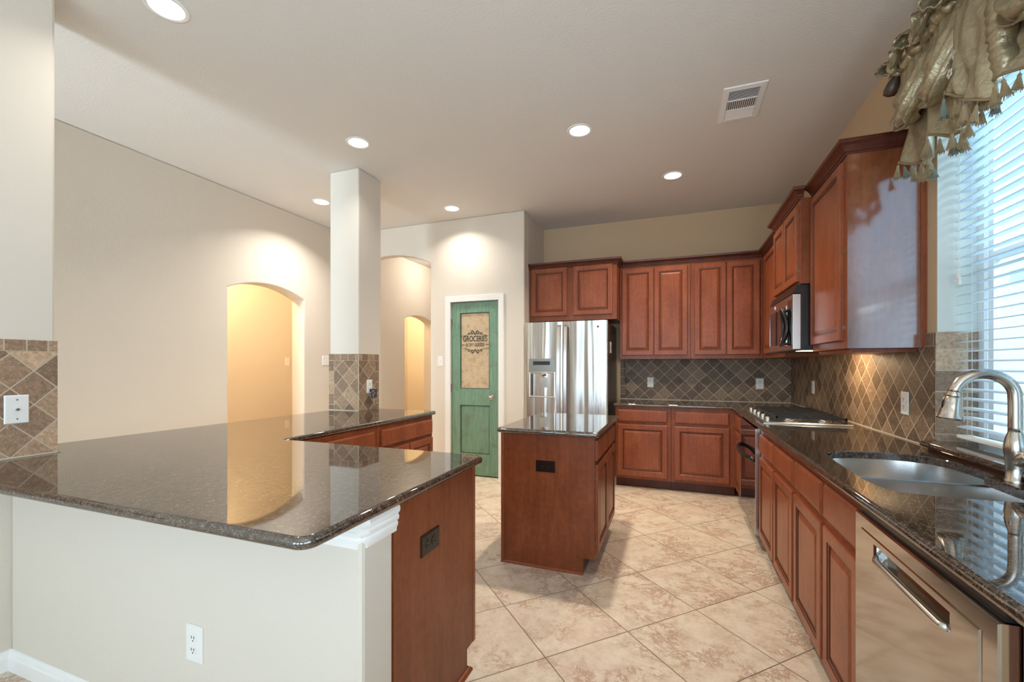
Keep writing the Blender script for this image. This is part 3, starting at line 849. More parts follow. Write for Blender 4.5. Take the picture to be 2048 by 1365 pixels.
# ================================================================== UPPER CABINETS
UY, UX, UZ0, UZ1 = 5.02, 0.845, 1.366, 2.398
CRP = [(0, 0), (0.006, 0), (0.009, 0.010), (0.016, 0.014), (0.018, 0.024), (0.034, 0.043), (0.047, 0.050), (0.050, 0.060), (0.050, 0.068), (0, 0.068)]
def crown(parent, path, z, side=1):
    return MB().sweep(path, [(o_, z + h_) for o_, h_ in CRP], side=side).build('crown_moulding', M['crown'], parent, smooth='auto', angle=30)
def upper(name, label, kind, a, b, z0, z1, face, doors, group=None, dz=None):
    if kind == 'B': o, U, V, Nn, dep = (0, face, 0), (1, 0, 0), (0, 0, 1), (0, -1, 0), YB - face - 0.003; loc = ((a + b) / 2, face + 0.1, z0)
    else: o, U, V, Nn, dep = (face, 0, 0), (0, 1, 0), (0, 0, 1), (-1, 0, 0), XR - face - 0.003; loc = (face + 0.1, (a + b) / 2, z0)
    t = thing(name, label, 'cabinet', loc, group)
    MB().obox(o, U, V, Nn, a, b, z0, z1, -dep, 0).build('carcass', M['panel'], t, bevel=0.0015)
    for u0, u1, v0, v1 in doors:
        dr = door_part(t, Vector(o) + Vector(U) * u0 + Vector(V) * v0, U, V, Nn, u1 - u0, v1 - v0)
        if kind == 'R':
            hinges(t, dr, o, U, V, Nn, u0 - 0.001, (v0 + 0.07, (v0 + v1) / 2, v1 - 0.07) if v1 - v0 > 0.7 else (v0 + 0.07, v1 - 0.07))
    return t
t = upper('wall_cabinet', 'wide two-door cherry wall cabinet above the refrigerator', 'B', XA + 0.004, -0.578, 1.795, 2.40, 4.75, [(-1.536, -1.118, 1.85, 2.392), (-1.050, -0.621, 1.85, 2.392)])
crown(t, [(XA + 0.004, 4.75), (-0.578, 4.75), (-0.578, 4.965)], 2.384)
t = upper('wall_cabinet', 'tall two-door cherry wall cabinet just right of the refrigerator', 'B', -0.575, 0.162, UZ0, UZ1, UY, [(-0.552, -0.215, 1.408, 2.372), (-0.207, 0.130, 1.408, 2.372)], group='tall wall cabinets on the back wall')
crown(t, [(-0.576, UY), (0.162, UY)], 2.392)
t = upper('wall_cabinet', 'tall two-door cherry wall cabinet in the back right corner', 'B', 0.164, UX - 0.002, UZ0, UZ1, UY, [(0.202, 0.503, 1.408, 2.372), (0.511, 0.813, 1.408, 2.372)], group='tall wall cabinets on the back wall')
crown(t, [(0.164, UY), (UX - 0.002, UY)], 2.392)
t = upper('wall_cabinet', 'narrow cherry corner wall cabinet left of the microwave', 'R', 4.105, YB - 0.004, UZ0, UZ1, UX, [(4.14, 4.90, 1.408, 2.372)])
crown(t, [(UX, UY - 0.052), (UX, 4.105)], 2.392)
t = upper('wall_cabinet', 'short two-door cherry wall cabinet above the microwave', 'R', 3.34, 4.10, 1.832, 2.398, 0.777, [(3.37, 3.712, 1.852, 2.358), (3.728, 4.07, 1.852, 2.358)])
crown(t, [(UX - 0.052, 4.10), (0.777, 4.10), (0.777, 3.34), (UX - 0.052, 3.34)], 2.392)
t = upper('wall_cabinet', 'tall single-door cherry wall cabinet beside the window', 'R', 2.735, 3.335, 1.383, 2.398, UX, [(2.78, 3.318, 1.425, 2.372)])
crown(t, [(UX, 3.335), (UX, 2.735), (XR - 0.003, 2.735)], 2.392)
BX(UX, 1.1445, 2.7305, 2.7345, 1.383, 2.392).build('side_panel', M['side'], t)
BX(1.145, XR - 0.002, 2.722, 2.734, 1.383, 2.39).build('scribe_strip', M['wood'], t)
BX(UX + 0.03, XR - 0.004, 2.80, 3.32, 1.362, 1.3825).build('light_rail', M['wood'], t)

# ---- microwave
t = thing('microwave', 'stainless over-range microwave with black oval handle', 'microwave', (0.95, 3.72, 1.395))
MY0, MY1, MZ0, MZ1 = 3.343, 4.097, 1.395, 1.829
BX(0.782, XR - 0.006, MY0, MY1, MZ0, MZ1).build('body', M['black'], t, bevel=0.003)
mb = MB().prism([(0.782, 1.772), (0.735, 1.772), (0.760, 1.829), (0.782, 1.829)], 'y', MY0 + 0.002, MY1 - 0.002)
mb.build('vent_grille', M['black'], t)
dr = MB().box(0.735, 0.7815, MY0 + 0.001, MY1 - 0.001, 1.40, 1.768).build('door', M['steel'], t, bevel=0.003)
BX(0.7325, 0.7355, 3.53, 4.06, 1.445, 1.70).build('window', M['black_glass'], dr, bevel=0.001)
mb = MB()
for q in ((3.518, 4.072, 1.433, 1.4445), (3.518, 4.072, 1.7005, 1.712), (3.518, 3.5295, 1.4445, 1.7005), (4.0605, 4.072, 1.4445, 1.7005)): mb.box(0.7315, 0.735, *q)
mb.build('window_frame', M['chrome'], dr, merge=False)
BX(0.7325, 0.7355, 3.365, 3.475, 1.43, 1.735).build('control_panel', M['black_glass'], dr, bevel=0.001)
pts = []
for i in range(25):
    a = 2 * math.pi * i / 24
    pts.append((0.712 - 0.012 * math.cos(2 * a), 3.502 + 0.062 * math.sin(a) * 0.9, 1.56 + 0.125 * math.cos(a)))
mb = MB(); mb.tube(pts, 0.0115, 10)
for zz in (1.675, 1.445): mb.tube([(0.706, 3.502, zz), (0.736, 3.502, zz)], 0.010, 8)
mb.build('handle', M['black'], dr, smooth=True, merge=False)
MB().lathe((0.7345, 3.88, 1.737), [(0.014, 0), (0.0135, 0.0018), (0.004, 0.002)], 20, (-1, 0, 0)).build('emblem', M['plate'], dr)
BX(0.80, 0.95, 3.40, 3.56, 1.3915, 1.3945).build('lamp_lens', emit('microwave_lamp', (1.0, 0.78, 0.48), 2.0), t)
l = area('microwave_lamp_light', (0.98, 3.48, 1.388), (0, math.radians(-28), 0), 0.12, 0.10, 4.0, (1.0, 0.72, 0.42))

# ---- refrigerator
t = thing('refrigerator', 'side-by-side stainless refrigerator with water dispenser', 'refrigerator', (-1.10, 4.95, 0))
RX0, RX1, RYF, RZ = -1.556, -0.648, 4.545, 1.766
BX(RX0 + 0.004, RX1 - 0.002, 4.615, 5.30, 0.02, 1.745).build('case', M['fridge_side'], t, bevel=0.004)
SPL = -1.121
def fridge_door(x0, x1, name):
    mb = MB()
    n = 14; rs = []
    for z in [0.06 + (RZ - 0.06) * i / 24 for i in range(25)]:
        ring = []
        for i in range(n + 1):
            x = x0 + (x1 - x0) * i / n; q = 2 * i / n - 1
            ring.append((x, RYF - 0.006 * (1 - q ** 4) + 0.012 * max(0, abs(q) - 0.9) * 10 * 0.5, z))
        ring += [(x1, 4.612, z), (x0, 4.612, z)]
        rs.append(ring)
    mb.rings(rs)
    return mb.build(name, M['fridge'], t, smooth='auto', angle=35)
fd = fridge_door(RX0, SPL - 0.003, 'freezer_door')
rd = fridge_door(SPL + 0.003, RX1, 'refrigerator_door')
# bar handles
for dd, x0, x1 in ((fd, SPL - 0.062, SPL - 0.014), (rd, SPL + 0.014, SPL + 0.058)):
    mb = MB(); rs = []
    for z, yy in ((0.50, RYF - 0.004), (0.53, RYF - 0.034), (0.8, RYF - 0.052), (1.1, RYF - 0.058), (1.4, RYF - 0.052), (1.70, RYF - 0.034), (1.73, RYF - 0.004)):
        rs.append([(x0, yy + 0.012, z), (x0 + 0.006, yy, z), (x1 - 0.006, yy, z), (x1, yy + 0.012, z)])
    mb.rings(rs)
    mb.build('handle', M['handle_steel'], dd, smooth='auto', angle=50)
# dispenser
ds = BX(-1.500, -1.205, RYF - 0.0105, RYF + 0.0, 1.225, 1.37)
ds = ds.build('dispenser', M['dispenser'], fd, bevel=0.002)
mb = MB(); q = RYF - 0.0105
def xz(a, b, c, e, y): return [(a, y, c), (b, y, c), (b, y, e), (a, y, e)]
mb.rings([xz(-1.500, -1.205, 0.945, 1.224, RYF - 0.004), xz(-1.500, -1.205, 0.945, 1.224, q), xz(-1.492, -1.213, 0.953, 1.216, q - 0.002), xz(-1.486, -1.219, 0.959, 1.210, q), xz(-1.475, -1.23, 0.965, 1.204, RYF - 0.001)])
mb.build('dispenser_frame', M['steel'], t)
BX(-1.474, -1.231, RYF - 0.0055, RYF - 0.0035, 0.966, 1.203).build('dispenser_recess', M['fridge_side'], t)
BX(-1.45, -1.26, RYF - 0.014, RYF - 0.0095, 1.30, 1.34).build('display', M['black'], t)
MB().lathe((-1.335, RYF - 0.022, 1.178), [(0.030, 0), (0.034, 0.012), (0.034, 0.026)], 18).build('nozzle', M['chrome'], t, smooth='auto')
BX(-1.372, -1.292, RYF - 0.018, RYF - 0.008, 1.055, 1.165).build('paddle', M['nickel'], t, bevel=0.004)
lg = MB().lathe((-0.745, RYF - 0.0065, 1.70), [(0.010, 0), (0.0095, 0.0012), (0.003, 0.0013)], 18, (0, -1, 0))
lg.build('emblem', M['slot'], rd)
mb = MB(); mb.rings([[(RX1 - 0.001, 4.74 + dy, z), (RX1 + 0.004 + k, 4.735 + dy, z), (RX1 + 0.004 + k, 4.80 + dy, z), (RX1 - 0.001, 4.795 + dy, z)] for z, dy, k in ((1.43, 0, 0.004), (1.48, 0.004, 0.001), (1.52, 0.0, 0.003), (1.55, 0.01, 0.001))])
tag(mb.build('paper_note', M['plate'], smooth=False), 'small white paper note stuck on the right side of the refrigerator', 'paper')

# ================================================================== PENINSULA AND BAR
IN = 1.768
o1 = [(-2.655 + 0.0, 0.745), (-0.786, 0.760)]
pts = [(XS + 0.012, 0.742), (-0.782, 0.756), (-0.786, IN), (-1.985, IN), (-1.957, 3.345), (CX1 + 0.016, 3.345), (CX1 + 0.016, CY0 - 0.016), (CX0 + 0.02, CY0 - 0.016), (-2.968, 1.142), (XS + 0.012, 1.142)]
outl = []
for i, p in enumerate(pts):
    if i in (1, 2): outl += round_corner(pts[i - 1], p, pts[(i + 1) % len(pts)], 0.045, 6)
    elif i in (4,): outl += round_corner(pts[i - 1], p, pts[(i + 1) % len(pts)], 0.03, 4)
    else: outl.append(p)
tag(worktop('worktop', outl, ZB, ZT, M['granite']), 'large brown granite bar worktop on the near peninsula and column', 'worktop')
# peninsula cabinet: wood end panel facing the aisle
t = thing('peninsula_cabinet', 'cherry peninsula cabinet end with a black outlet behind the knee wall', 'cabinet', (-1.4, 1.42, 0))
BX(-1.95, -0.842, 1.131, 1.675, 0, 0.862).build('carcass', M['panel'], t)
MB().prism([(1.131, 0), (1.640, 0), (1.640, 0.1), (1.692, 0.1), (1.692, 0.862), (1.131, 0.862)], 'x', -0.8415, -0.815).build('end_panel', M['panel'], t, bevel=0.001)
BX(-1.95, -0.813, 1.6925, 1.715, 0.1, 0.862).build('face_frame', M['wood'], t, bevel=0.001)
MB().sweep([(-0.815, 1.135), (-0.815, 1.655), (-0.85, 1.655)], [(0, 0), (0.013, 0), (0.012, 0.008), (0.006, 0.016), (0, 0.019)], side=1).build('shoe_moulding', M['wood'], t)
door_part(t, (-0.84, 1.715, 0.13), (-1, 0, 0), (0, 0, 1), (0, 1, 0), 0.5, 0.54)
door_part(t, (-1.36, 1.715, 0.13), (-1, 0, 0), (0, 0, 1), (0, 1, 0), 0.5, 0.54)
drawer_part(t, (-0.84, 1.715, 0.702), (-1, 0, 0), (0, 0, 1), (0, 1, 0), 0.5, 0.124)
drawer_part(t, (-1.36, 1.715, 0.702), (-1, 0, 0), (0, 0, 1), (0, 1, 0), 0.5, 0.124)
# bar cabinets
BF = -1.99
base_unit('bar_cabinet', 'cherry bar cabinet nearer the peninsula corner, mostly hidden by the worktop', 'P', 1.80, 2.555, [(1.83, 2.16), (2.20, 2.52)], BF, drawers=[(1.83, 2.52)])
base_unit('bar_cabinet', 'cherry bar cabinet below the column with wide drawer front', 'P', 2.558, 3.315, [(2.60, 2.945), (2.955, 3.300)], BF, drawers=[(2.60, 3.300)])
# ================================================================== ISLAND
t = thing('island_cabinet', 'small cherry island cabinet with a black outlet in its end', 'cabinet', (-0.76, 3.08, 0))
IX0, IX1, IY0, IY1 = -1.066, -0.456, 2.66, 3.49
BX(IX0, IX1 - 0.0, IY0 + 0.013, IY1, 0.1, 0.862).build('carcass', M['panel'], t)
BX(IX0 + 0.002, -0.53, IY0 + 0.013, IY1, 0.0, 0.1).build('toe_kick', M['crown'], t)
MB().prism([(IX0 + 0.003, 0), (-0.528, 0), (-0.528, 0.1), (IX1, 0.1), (IX1, 0.862), (IX0 + 0.003, 0.862)], 'y', IY0, IY0 + 0.0125).build('end_panel', M['panel'], t, bevel=0.001)
BX(IX0 - 0.006, IX0 + 0.016, IY0 - 0.006, IY0 + 0.02, 0, 0.862).build('corner_strip', M['wood'], t, bevel=0.002)
MB().sweep([(IX0 - 0.006, IY0), (-0.528, IY0)], [(0, 0), (0.011, 0), (0.010, 0.007), (0.005, 0.013), (0, 0.016)], side=1).build('shoe_moulding', M['wood'], t)
for y0, y1 in ((2.678, 3.068), (3.078, 3.468)):
    dr = door_part(t, (IX1, y0, 0.13), (0, 1, 0), (0, 0, 1), (1, 0, 0), y1 - y0, 0.552)
    drawer_part(t, (IX1, y0, 0.705), (0, 1, 0), (0, 0, 1), (1, 0, 0), y1 - y0, 0.125)
    if y0 < 3: hinges(t, dr, (IX1, 0, 0), (0, 1, 0), (0, 0, 1), (1, 0, 0), y0, (0.20, 0.60))
pts = [(-1.073, 2.572), (-0.415, 2.572), (-0.415, 3.552), (-1.073, 3.552)]
outl = []
for i, p in enumerate(pts): outl += round_corner(pts[i - 1], p, pts[(i + 1) % 4], 0.02, 4)
tag(worktop('worktop', outl, ZB, ZT, M['granite']), 'small rectangular brown granite top on the centre island', 'worktop')

# ================================================================== TILE BACKSPLASHES
TZ0 = ZT + 0.0005
t = thing('tile_backsplash', 'diamond-laid brown stone backsplash on the back wall', 'backsplash', (0.2, YB, TZ0))
BX(-0.548, XR - 0.0105, YB - 0.0095, YB - 0.0005, TZ0, UZ0 + 0.02).build('diamond_field', M['tile_back'], t)
BX(-0.612, -0.5485, YB - 0.0095, YB - 0.0005, TZ0, UZ0 + 0.02).build('edge_border', M['tile_stack'], t)
BX(-0.612, XR - 0.0105, YB - 0.013, YB - 0.0096, TZ0, TZ0 + 0.006).build('caulk_line', M['caulk'], t)
t = thing('tile_backsplash', 'diamond-laid brown stone backsplash on the right wall behind the cooktop', 'backsplash', (XR, 3.9, TZ0))
BX(XR - 0.0095, XR - 0.0005, 2.642, YB - 0.0005, TZ0, 1.385).build('diamond_field', M['tile_right'], t)
BX(XR - 0.0095, XR - 0.0005, 2.642, 2.80, 1.3855, 1.452).build('top_border', M['tile_row'], t)
BX(XR - 0.013, XR - 0.0096, 2.642, YB - 0.0105, TZ0, TZ0 + 0.006).build('caulk_line', M['caulk'], t)
t = thing('tile_backsplash', 'stone tile facing on the wall stub at the far left', 'backsplash', (XS, 0.9, TZ0))
BX(XS + 0.0005, XS + 0.010, -0.3, 1.13, TZ0, 1.3545).build('diamond_field', M['tile_stub'], t)
BX(XS + 0.0005, XS + 0.010, -0.3, 1.13, 1.355, 1.405).build('top_border', M['tile_row_stub'], t)
BX(XS + 0.0101, XS + 0.0115, 0.76, 1.13, TZ0, TZ0 + 0.006).build('caulk_line', M['caulk'], t)
t = thing('tile_backsplash', 'stone tile band around the base of the column', 'backsplash', (CX1, CY0, TZ0))
TC = 1.397; B1 = 0.056
mb = MB().box(CX0 + B1, CX1 + 0.0095, CY0 - 0.0095, CY0 - 0.0005, TZ0, TC - 0.06)
mb.build('diamond_field', M['tile_col_s'], t)
BX(CX1 + 0.0005, CX1 + 0.0095, CY0 - 0.0004, CY1 - 0.09, TZ0, TC - 0.06).build('diamond_field', M['tile_col_e'], t)
BX(CX0 + B1, CX1 + 0.0095, CY0 - 0.0095, CY0 - 0.0005, TC - 0.0595, TC).build('top_border', M['tile_row_col'], t)
BX(CX1 + 0.0005, CX1 + 0.0095, CY0 - 0.0004, CY1 - 0.045, TC - 0.0595, TC).build('top_border', M['tile_row_col'], t)
BX(CX0 - 0.002, CX0 + B1 - 0.003, CY0 - 0.0095, CY0 - 0.0005, TZ0, TC).build('side_border', M['tile_stack_col'], t)
BX(CX1 + 0.0005, CX1 + 0.0095, CY1 - 0.087, CY1 - 0.045, TZ0, TC - 0.06).build('side_border', M['tile_stack_col'], t)
BX(CX0 + B1 - 0.003, CX0 + B1, CY0 - 0.0085, CY0 - 0.0005, TZ0, TC - 0.06).build('grout_joint', M['caulk'], t)
BX(CX1 + 0.0075, CX1 + 0.0115, CY0 - 0.0115, CY0 - 0.0075, TZ0, TC).build('corner_joint', M['caulk'], t)
BX(CX0, CX1 + 0.0095, CY0 - 0.0125, CY0 - 0.0096, TZ0, TZ0 + 0.006).build('caulk_line', M['caulk'], t)

# ================================================================== OUTLETS AND SWITCHES
def plate(name, label, cat, c, U, V, Nn, w, h, mat, kind, group=None):
    c = Vector(c); t = thing(name, label, cat, c, group)
    o = c - Vector(U) * (w / 2) - Vector(V) * (h / 2)
    MB().panel(o, U, V, Nn, w, h, [(0, 0.0004), (0.0, 0.003), (0.003, 0.006), (0.006, 0.0062)]).build('cover_plate', mat, t)
    dark = M['slot']
    if kind == 'duplex':
        for s_ in (-0.02, 0.02):
            cc = c + Vector(V) * s_
            r_ = MB().lathe(cc, [(0.0165, 0.0063), (0.0160, 0.0082), (0.004, 0.0083)], 18, Nn).build('receptacle', mat, t, smooth='auto')
            mb = MB()
            for du in (-0.006, 0.006): mb.obox(cc, U, V, Nn, du - 0.0012, du + 0.0012, -0.001, 0.008, 0.0084, 0.0090)
            mb.obox(cc, U, V, Nn, -0.002, 0.002, -0.010, -0.006, 0.0084, 0.0090)
            mb.build('slot', dark, r_, merge=False)
    elif kind == 'toggle':
        MB().obox(c, U, V, Nn, -0.005, 0.005, -0.012, 0.012, 0.0063, 0.0075).build('bezel', mat, t)
        MB().obox(c, U, Vector(V) + Vector(Nn) * 0.35, Nn, -0.004, 0.004, -0.002, 0.010, 0.0076, 0.016).build('toggle', mat, t)
    elif kind == 'rocker':
        MB().obox(c, U, V, Nn, -0.017, 0.017, -0.034, 0.034, 0.0063, 0.0085).build('rocker', mat, t, bevel=0.0015)
    elif kind == 'jack':
        MB().lathe(c, [(0.006, 0.0063), (0.006, 0.012), (0.002, 0.0125)], 12, Nn).build('jack', M['nickel'], t)
        for s_ in (-0.041, 0.041): MB().lathe(c + Vector(V) * s_, [(0.0035, 0.0063), (0.003, 0.0075), (0.001, 0.0076)], 10, Nn).build('screw', M['nickel'], t)
    return t
Z3 = (0, 0, 1)
yb_ = YB - 0.0095
plate('wall_outlet', 'white outlet on the back tile nearer the refrigerator', 'outlet', (-0.263, yb_, 1.097), (1, 0, 0), Z3, (0, -1, 0), 0.07, 0.115, M['plate'], 'duplex')
plate('wall_outlet', 'white outlet on the back tile nearer the corner', 'outlet', (0.865, yb_, 1.096), (1, 0, 0), Z3, (0, -1, 0), 0.076, 0.118, M['plate'], 'duplex')
plate('wall_outlet', 'white outlet on the right tile behind the cooktop', 'outlet', (XR - 0.0095, 4.557, 1.10), (0, -1, 0), Z3, (-1, 0, 0), 0.07, 0.115, M['plate'], 'duplex')
plate('wall_outlet', 'white outlet on the right tile between cooktop and window', 'outlet', (XR - 0.0095, 2.916, 1.091), (0, -1, 0), Z3, (-1, 0, 0), 0.075, 0.122, M['plate'], 'duplex')
plate('wall_outlet', 'white outlet low on the cream knee wall', 'outlet', (-1.498, 0.985, 0.366), (1, 0, 0), Z3, (0, -1, 0), 0.078, 0.122, M['plate'], 'duplex')
plate('wall_outlet', 'dark brown outlet on the peninsula end panel', 'outlet', (-0.815, 1.342, 0.668), Z3, (0, 1, 0), (1, 0, 0), 0.074, 0.12, M['brownplate'], 'duplex')
plate('wall_outlet', 'dark brown outlet on the island end panel', 'outlet', (-0.769, 2.66, 0.651), Z3, (1, 0, 0), (0, -1, 0), 0.072, 0.125, M['brownplate'], 'duplex')
plate('jack_plate', 'white cable jack plate on the tiled wall stub', 'wall plate', (XS + 0.010, 0.997, 1.105), (0, 1, 0), Z3, (1, 0, 0), 0.076, 0.122, M['plate'], 'jack')
plate('light_switch', 'white light switch between the pantry door and the tall arch', 'switch', (-2.632, YP, 1.345), (1, 0, 0), Z3, (0, -1, 0), 0.072, 0.118, M['plate'], 'toggle')
plate('light_switch', 'white light switch on the left wall half hidden by the column', 'switch', (XL, 4.245, 1.355), (0, 1, 0), Z3, (1, 0, 0), 0.115, 0.118, M['plate'], 'toggle')
plate('light_switch', 'white light switch inside the left arched hallway', 'switch', (-5.35, 4.83, 1.352), (0, 1, 0), Z3, (1, 0, 0), 0.075, 0.118, M['plate'], 'toggle')
o = plate('wall_outlet', 'white outlet on the column tile with a night light plugged in', 'outlet', (CX1 + 0.0095, 3.213, 1.105), (0, 1, 0), Z3, (1, 0, 0), 0.072, 0.118, M['plate'], 'duplex')
# night light with pierced shade
t = thing('night_light', 'small dark night light with a pierced branch pattern shade on the column', 'night light', (CX1 + 0.0185, 3.222, 1.01))
nx = CX1 + 0.0185
BX(nx, nx + 0.022, 3.207, 3.237, 1.055, 1.083).build('plug', M['black'], t)
def shade(y, z, dx=0.0): return (nx + 0.030 + 0.022 * math.cos((y - 3.222) / 0.036 * 1.35) + dx, y, z)
mb = MB(); ys = [3.222 - 0.036 + 0.072 * i / 10 for i in range(11)]
mb.rings([[shade(y, z) for y in ys] + [shade(y, z, -0.003) for y in ys[::-1]] for z in (1.005, 1.03, 1.055, 1.08)])
mb.build('shade', plain('mica_shade', (0.34, 0.29, 0.35), 0.4), t, smooth='auto')
mb = MB()
rr = random.Random(3)
for k in range(9):
    y0 = 3.222 - 0.03 + 0.0068 * k; pts = []
    for i in range(6): pts.append(shade(min(3.257, max(3.187, y0 + rr.uniform(-0.012, 0.012))), 1.006 + 0.073 * i / 5, 0.001))
    mb.tube(pts, 0.0021, 5)
for z in (1.005, 1.08): mb.tube([shade(y, z, 0.001) for y in ys], 0.0028, 5)
for y in (3.187, 3.257): mb.tube([shade(y, 1.005, 0.001), shade(y, 1.08, 0.001)], 0.0028, 5)
mb.build('branch_pattern', M['black'], t, merge=False)

# ================================================================== CEILING FIXTURES
LOC = [(-2.304, 1.38), (-2.304, 2.74), (-0.654, 3.171), (-0.014, 4.218), (-2.298, 4.248), (-3.501, 3.595)]
LABS = ['recessed ceiling light at the top left, cut by the frame', 'recessed ceiling light in front of the column', 'recessed ceiling light over the island, in the middle of the ceiling',
        'recessed ceiling light nearest the back wall cabinets', 'recessed ceiling light before the pantry wall', 'recessed ceiling light beside the column near the left wall']
LPOW = [4, 3, 22, 13, 6, 15]
LCOL = [(1.0, 0.94, 0.86), (1.0, 0.94, 0.86), (1.0, 0.87, 0.70), (1.0, 0.80, 0.56), (1.0, 0.93, 0.83), (1.0, 0.94, 0.86)]
first = None
for (x, y), lab, pw, lc_ in zip(LOC, LABS, LPOW, LCOL):
    if first is None:
        first = t = thing('ceiling_light', lab, 'ceiling light', (x, y, ZC), 'recessed ceiling lights')
        rs = []
        for r_, z in ((0.093, -0.0005), (0.091, -0.004), (0.087, -0.0055), (0.076, -0.0055), (0.073, -0.0045), (0.072, -0.0008)):
            rs.append([(x + r_ * math.cos(2 * math.pi * i / 32), y + r_ * math.sin(2 * math.pi * i / 32), ZC + z) for i in range(32)])
        mb = MB(); mb.rings(rs, cap0=False, cap1=False); mb.build('trim_ring', M['white'], t, smooth='auto', angle=20)
        mb = MB(); mb.lathe((x, y, ZC - 0.0030), [(0.0718, 0), (0.0718, 0.0020)], 32); mb.build('lens', M['lamp'], t)
    else:
        t = copy_tree(first); t.location = (x, y, ZC); t['label'] = lab; t['_o'] = [x, y, ZC]
    l = bpy.data.lights.new('ceiling_light_lamp', 'AREA'); l.shape = 'DISK'; l.size = 0.12; l.energy = pw; l.color = lc_; l.spread = math.radians(130)
    lo = bpy.data.objects.new('ceiling_light_lamp', l); lo.location = (x, y, ZC - 0.012); COL.objects.link(lo)
# hallway lamps
for loc, pw in (((-4.75, 3.2, 2.75), 70), ((-4.8, 6.6, 2.75), 55), ((-3.4, 6.2, 2.95), 20)):
    l = bpy.data.lights.new('hall_lamp', 'POINT'); l.energy = pw; l.shadow_soft_size = 0.12
    l.color = (1.0, 0.74, 0.42) if loc[0] < -4.2 else (1.0, 0.90, 0.78)
    lo = bpy.data.objects.new('hall_lamp', l); lo.location = loc; COL.objects.link(lo)
# air register
t = thing('ceiling_vent', 'white three-way ceiling air register above the kitchen', 'vent', (0.415, 3.215, ZC))
vx0, vx1, vy0, vy1 = 0.290, 0.538, 3.008, 3.422
mb = MB()
def xyr(i, z): return [(vx0 + i, vy0 + i, z), (vx1 - i, vy0 + i, z), (vx1 - i, vy1 - i, z), (vx0 + i, vy1 - i, z)]
mb.rings([xyr(0, ZC - 0.0005), xyr(0.002, ZC - 0.007), xyr(0.036, ZC - 0.010), xyr(0.038, ZC - 0.002)], cap0=False, cap1=False)
mb.build('frame', M['white'], t)
BX(vx0 + 0.037, vx1 - 0.037, vy0 + 0.037, vy1 - 0.037, ZC - 0.0018, ZC - 0.0008).build('backing', M['slot'], t)
ix0, ix1, iy0, iy1 = vx0 + 0.038, vx1 - 0.038, vy0 + 0.038, vy1 - 0.038
h3 = (iy1 - iy0) / 3
for k in range(8):
    y = iy0 + h3 * (k + 0.5) / 8
    MB().obox((0, y, ZC - 0.0065), (1, 0, 0), (0, 1, 0.35), (0, -0.35, 1), ix0, ix1, -0.0028, 0.0028, -0.0008, 0.0008).build('louvre', M['white'], t)
for k in range(14):
    x = ix0 + (ix1 - ix0) * (k + 0.5) / 14
    MB().obox((x, 0, ZC - 0.0065), (0, 1, 0), (1, 0, 0.35), (-0.35, 0, 1), iy0 + h3 + 0.006, iy0 + 2 * h3 - 0.006, -0.003, 0.003, -0.0008, 0.0008).build('louvre', M['white'], t)
for k in range(8):
    y = iy0 + 2 * h3 + h3 * (k + 0.5) / 8
    MB().obox((0, y, ZC - 0.0065), (1, 0, 0), (0, 1, -0.2), (0, 0.2, 1), ix0, ix1, -0.0068, 0.0068, -0.0008, 0.0008).build('louvre', M['white'], t)
for y in (iy0 + h3, iy0 + 2 * h3): BX(ix0, ix1, y - 0.005, y + 0.005, ZC - 0.0095, ZC - 0.003).build('cross_bar', M['white'], t)

# ================================================================== WINDOW, SILL, BLIND
WF = XR + 0.145
d = bpy.data.objects.new('window_1', None); COL.objects.link(d); d.location = (WF, 1.96, WZ0); d['_o'] = [WF, 1.96, WZ0]
struct(d, 'white kitchen window above the sink', 'window')
mb = MB()
for a, b, c, e in ((WY0, WY0 + 0.05, WZ0, WZ1), (WY1 - 0.05, WY1, WZ0, WZ1), (WY0 + 0.05, WY1 - 0.05, WZ0, WZ0 + 0.06), (WY0 + 0.05, WY1 - 0.05, WZ1 - 0.05, WZ1)):
    mb.box(WF, WF + 0.044, a, b, c, e)
mb.build('window_frame', M['white'], d, merge=False)
mb = MB()
for a, b, c, e in ((WY0 + 0.052, WY0 + 0.09, WZ0 + 0.062, WZ1 - 0.052), (WY1 - 0.09, WY1 - 0.052, WZ0 + 0.062, WZ1 - 0.052), (WY0 + 0.09, WY1 - 0.09, WZ0 + 0.062, WZ0 + 0.10), (WY0 + 0.09, WY1 - 0.09, 1.76, 1.80), (WY0 + 0.09, WY1 - 0.09, WZ1 - 0.09, WZ1 - 0.052)):
    mb.box(WF + 0.012, WF + 0.036, a, b, c, e)
mb.build('sash', M['white'], d, merge=False)
BX(WF + 0.020, WF + 0.025, WY0 + 0.09, WY1 - 0.09, WZ0 + 0.10, WZ1 - 0.09).build('glass_pane', M['pane'], d)
mb = MB().box(XR + 0.0005, WF - 0.0005, WY1 - 0.004, WY1 - 0.0002, WZ0 + 0.001, WZ1 - 0.0005)
mb.box(XR + 0.0005, WF - 0.0005, WY0 + 0.0002, WY0 + 0.004, WZ0 + 0.001, WZ1 - 0.0005)
mb.box(XR + 0.0005, WF - 0.0005, WY0 + 0.0045, WY1 - 0.0045, WZ1 - 0.004, WZ1 - 0.0002)
mb.build('jamb_lining', paint('pale_jamb_paint', (0.66, 0.68, 0.63), 240, 0.3), d, merge=False)
# tiled jamb lower part
t = thing('tile_backsplash', 'stone tile on the window reveal beside the blind', 'backsplash', (XR + 0.07, WY1, 0.94))
BX(XR - 0.009, WF - 0.001, WY1 - 0.0115, WY1 - 0.0042, 0.9405, 1.452).build('jamb_tile', travertine('travertine_jamb', 1.155, 0.87, diamond=False, size=(0.12, 0.1), tone=1.9), t)
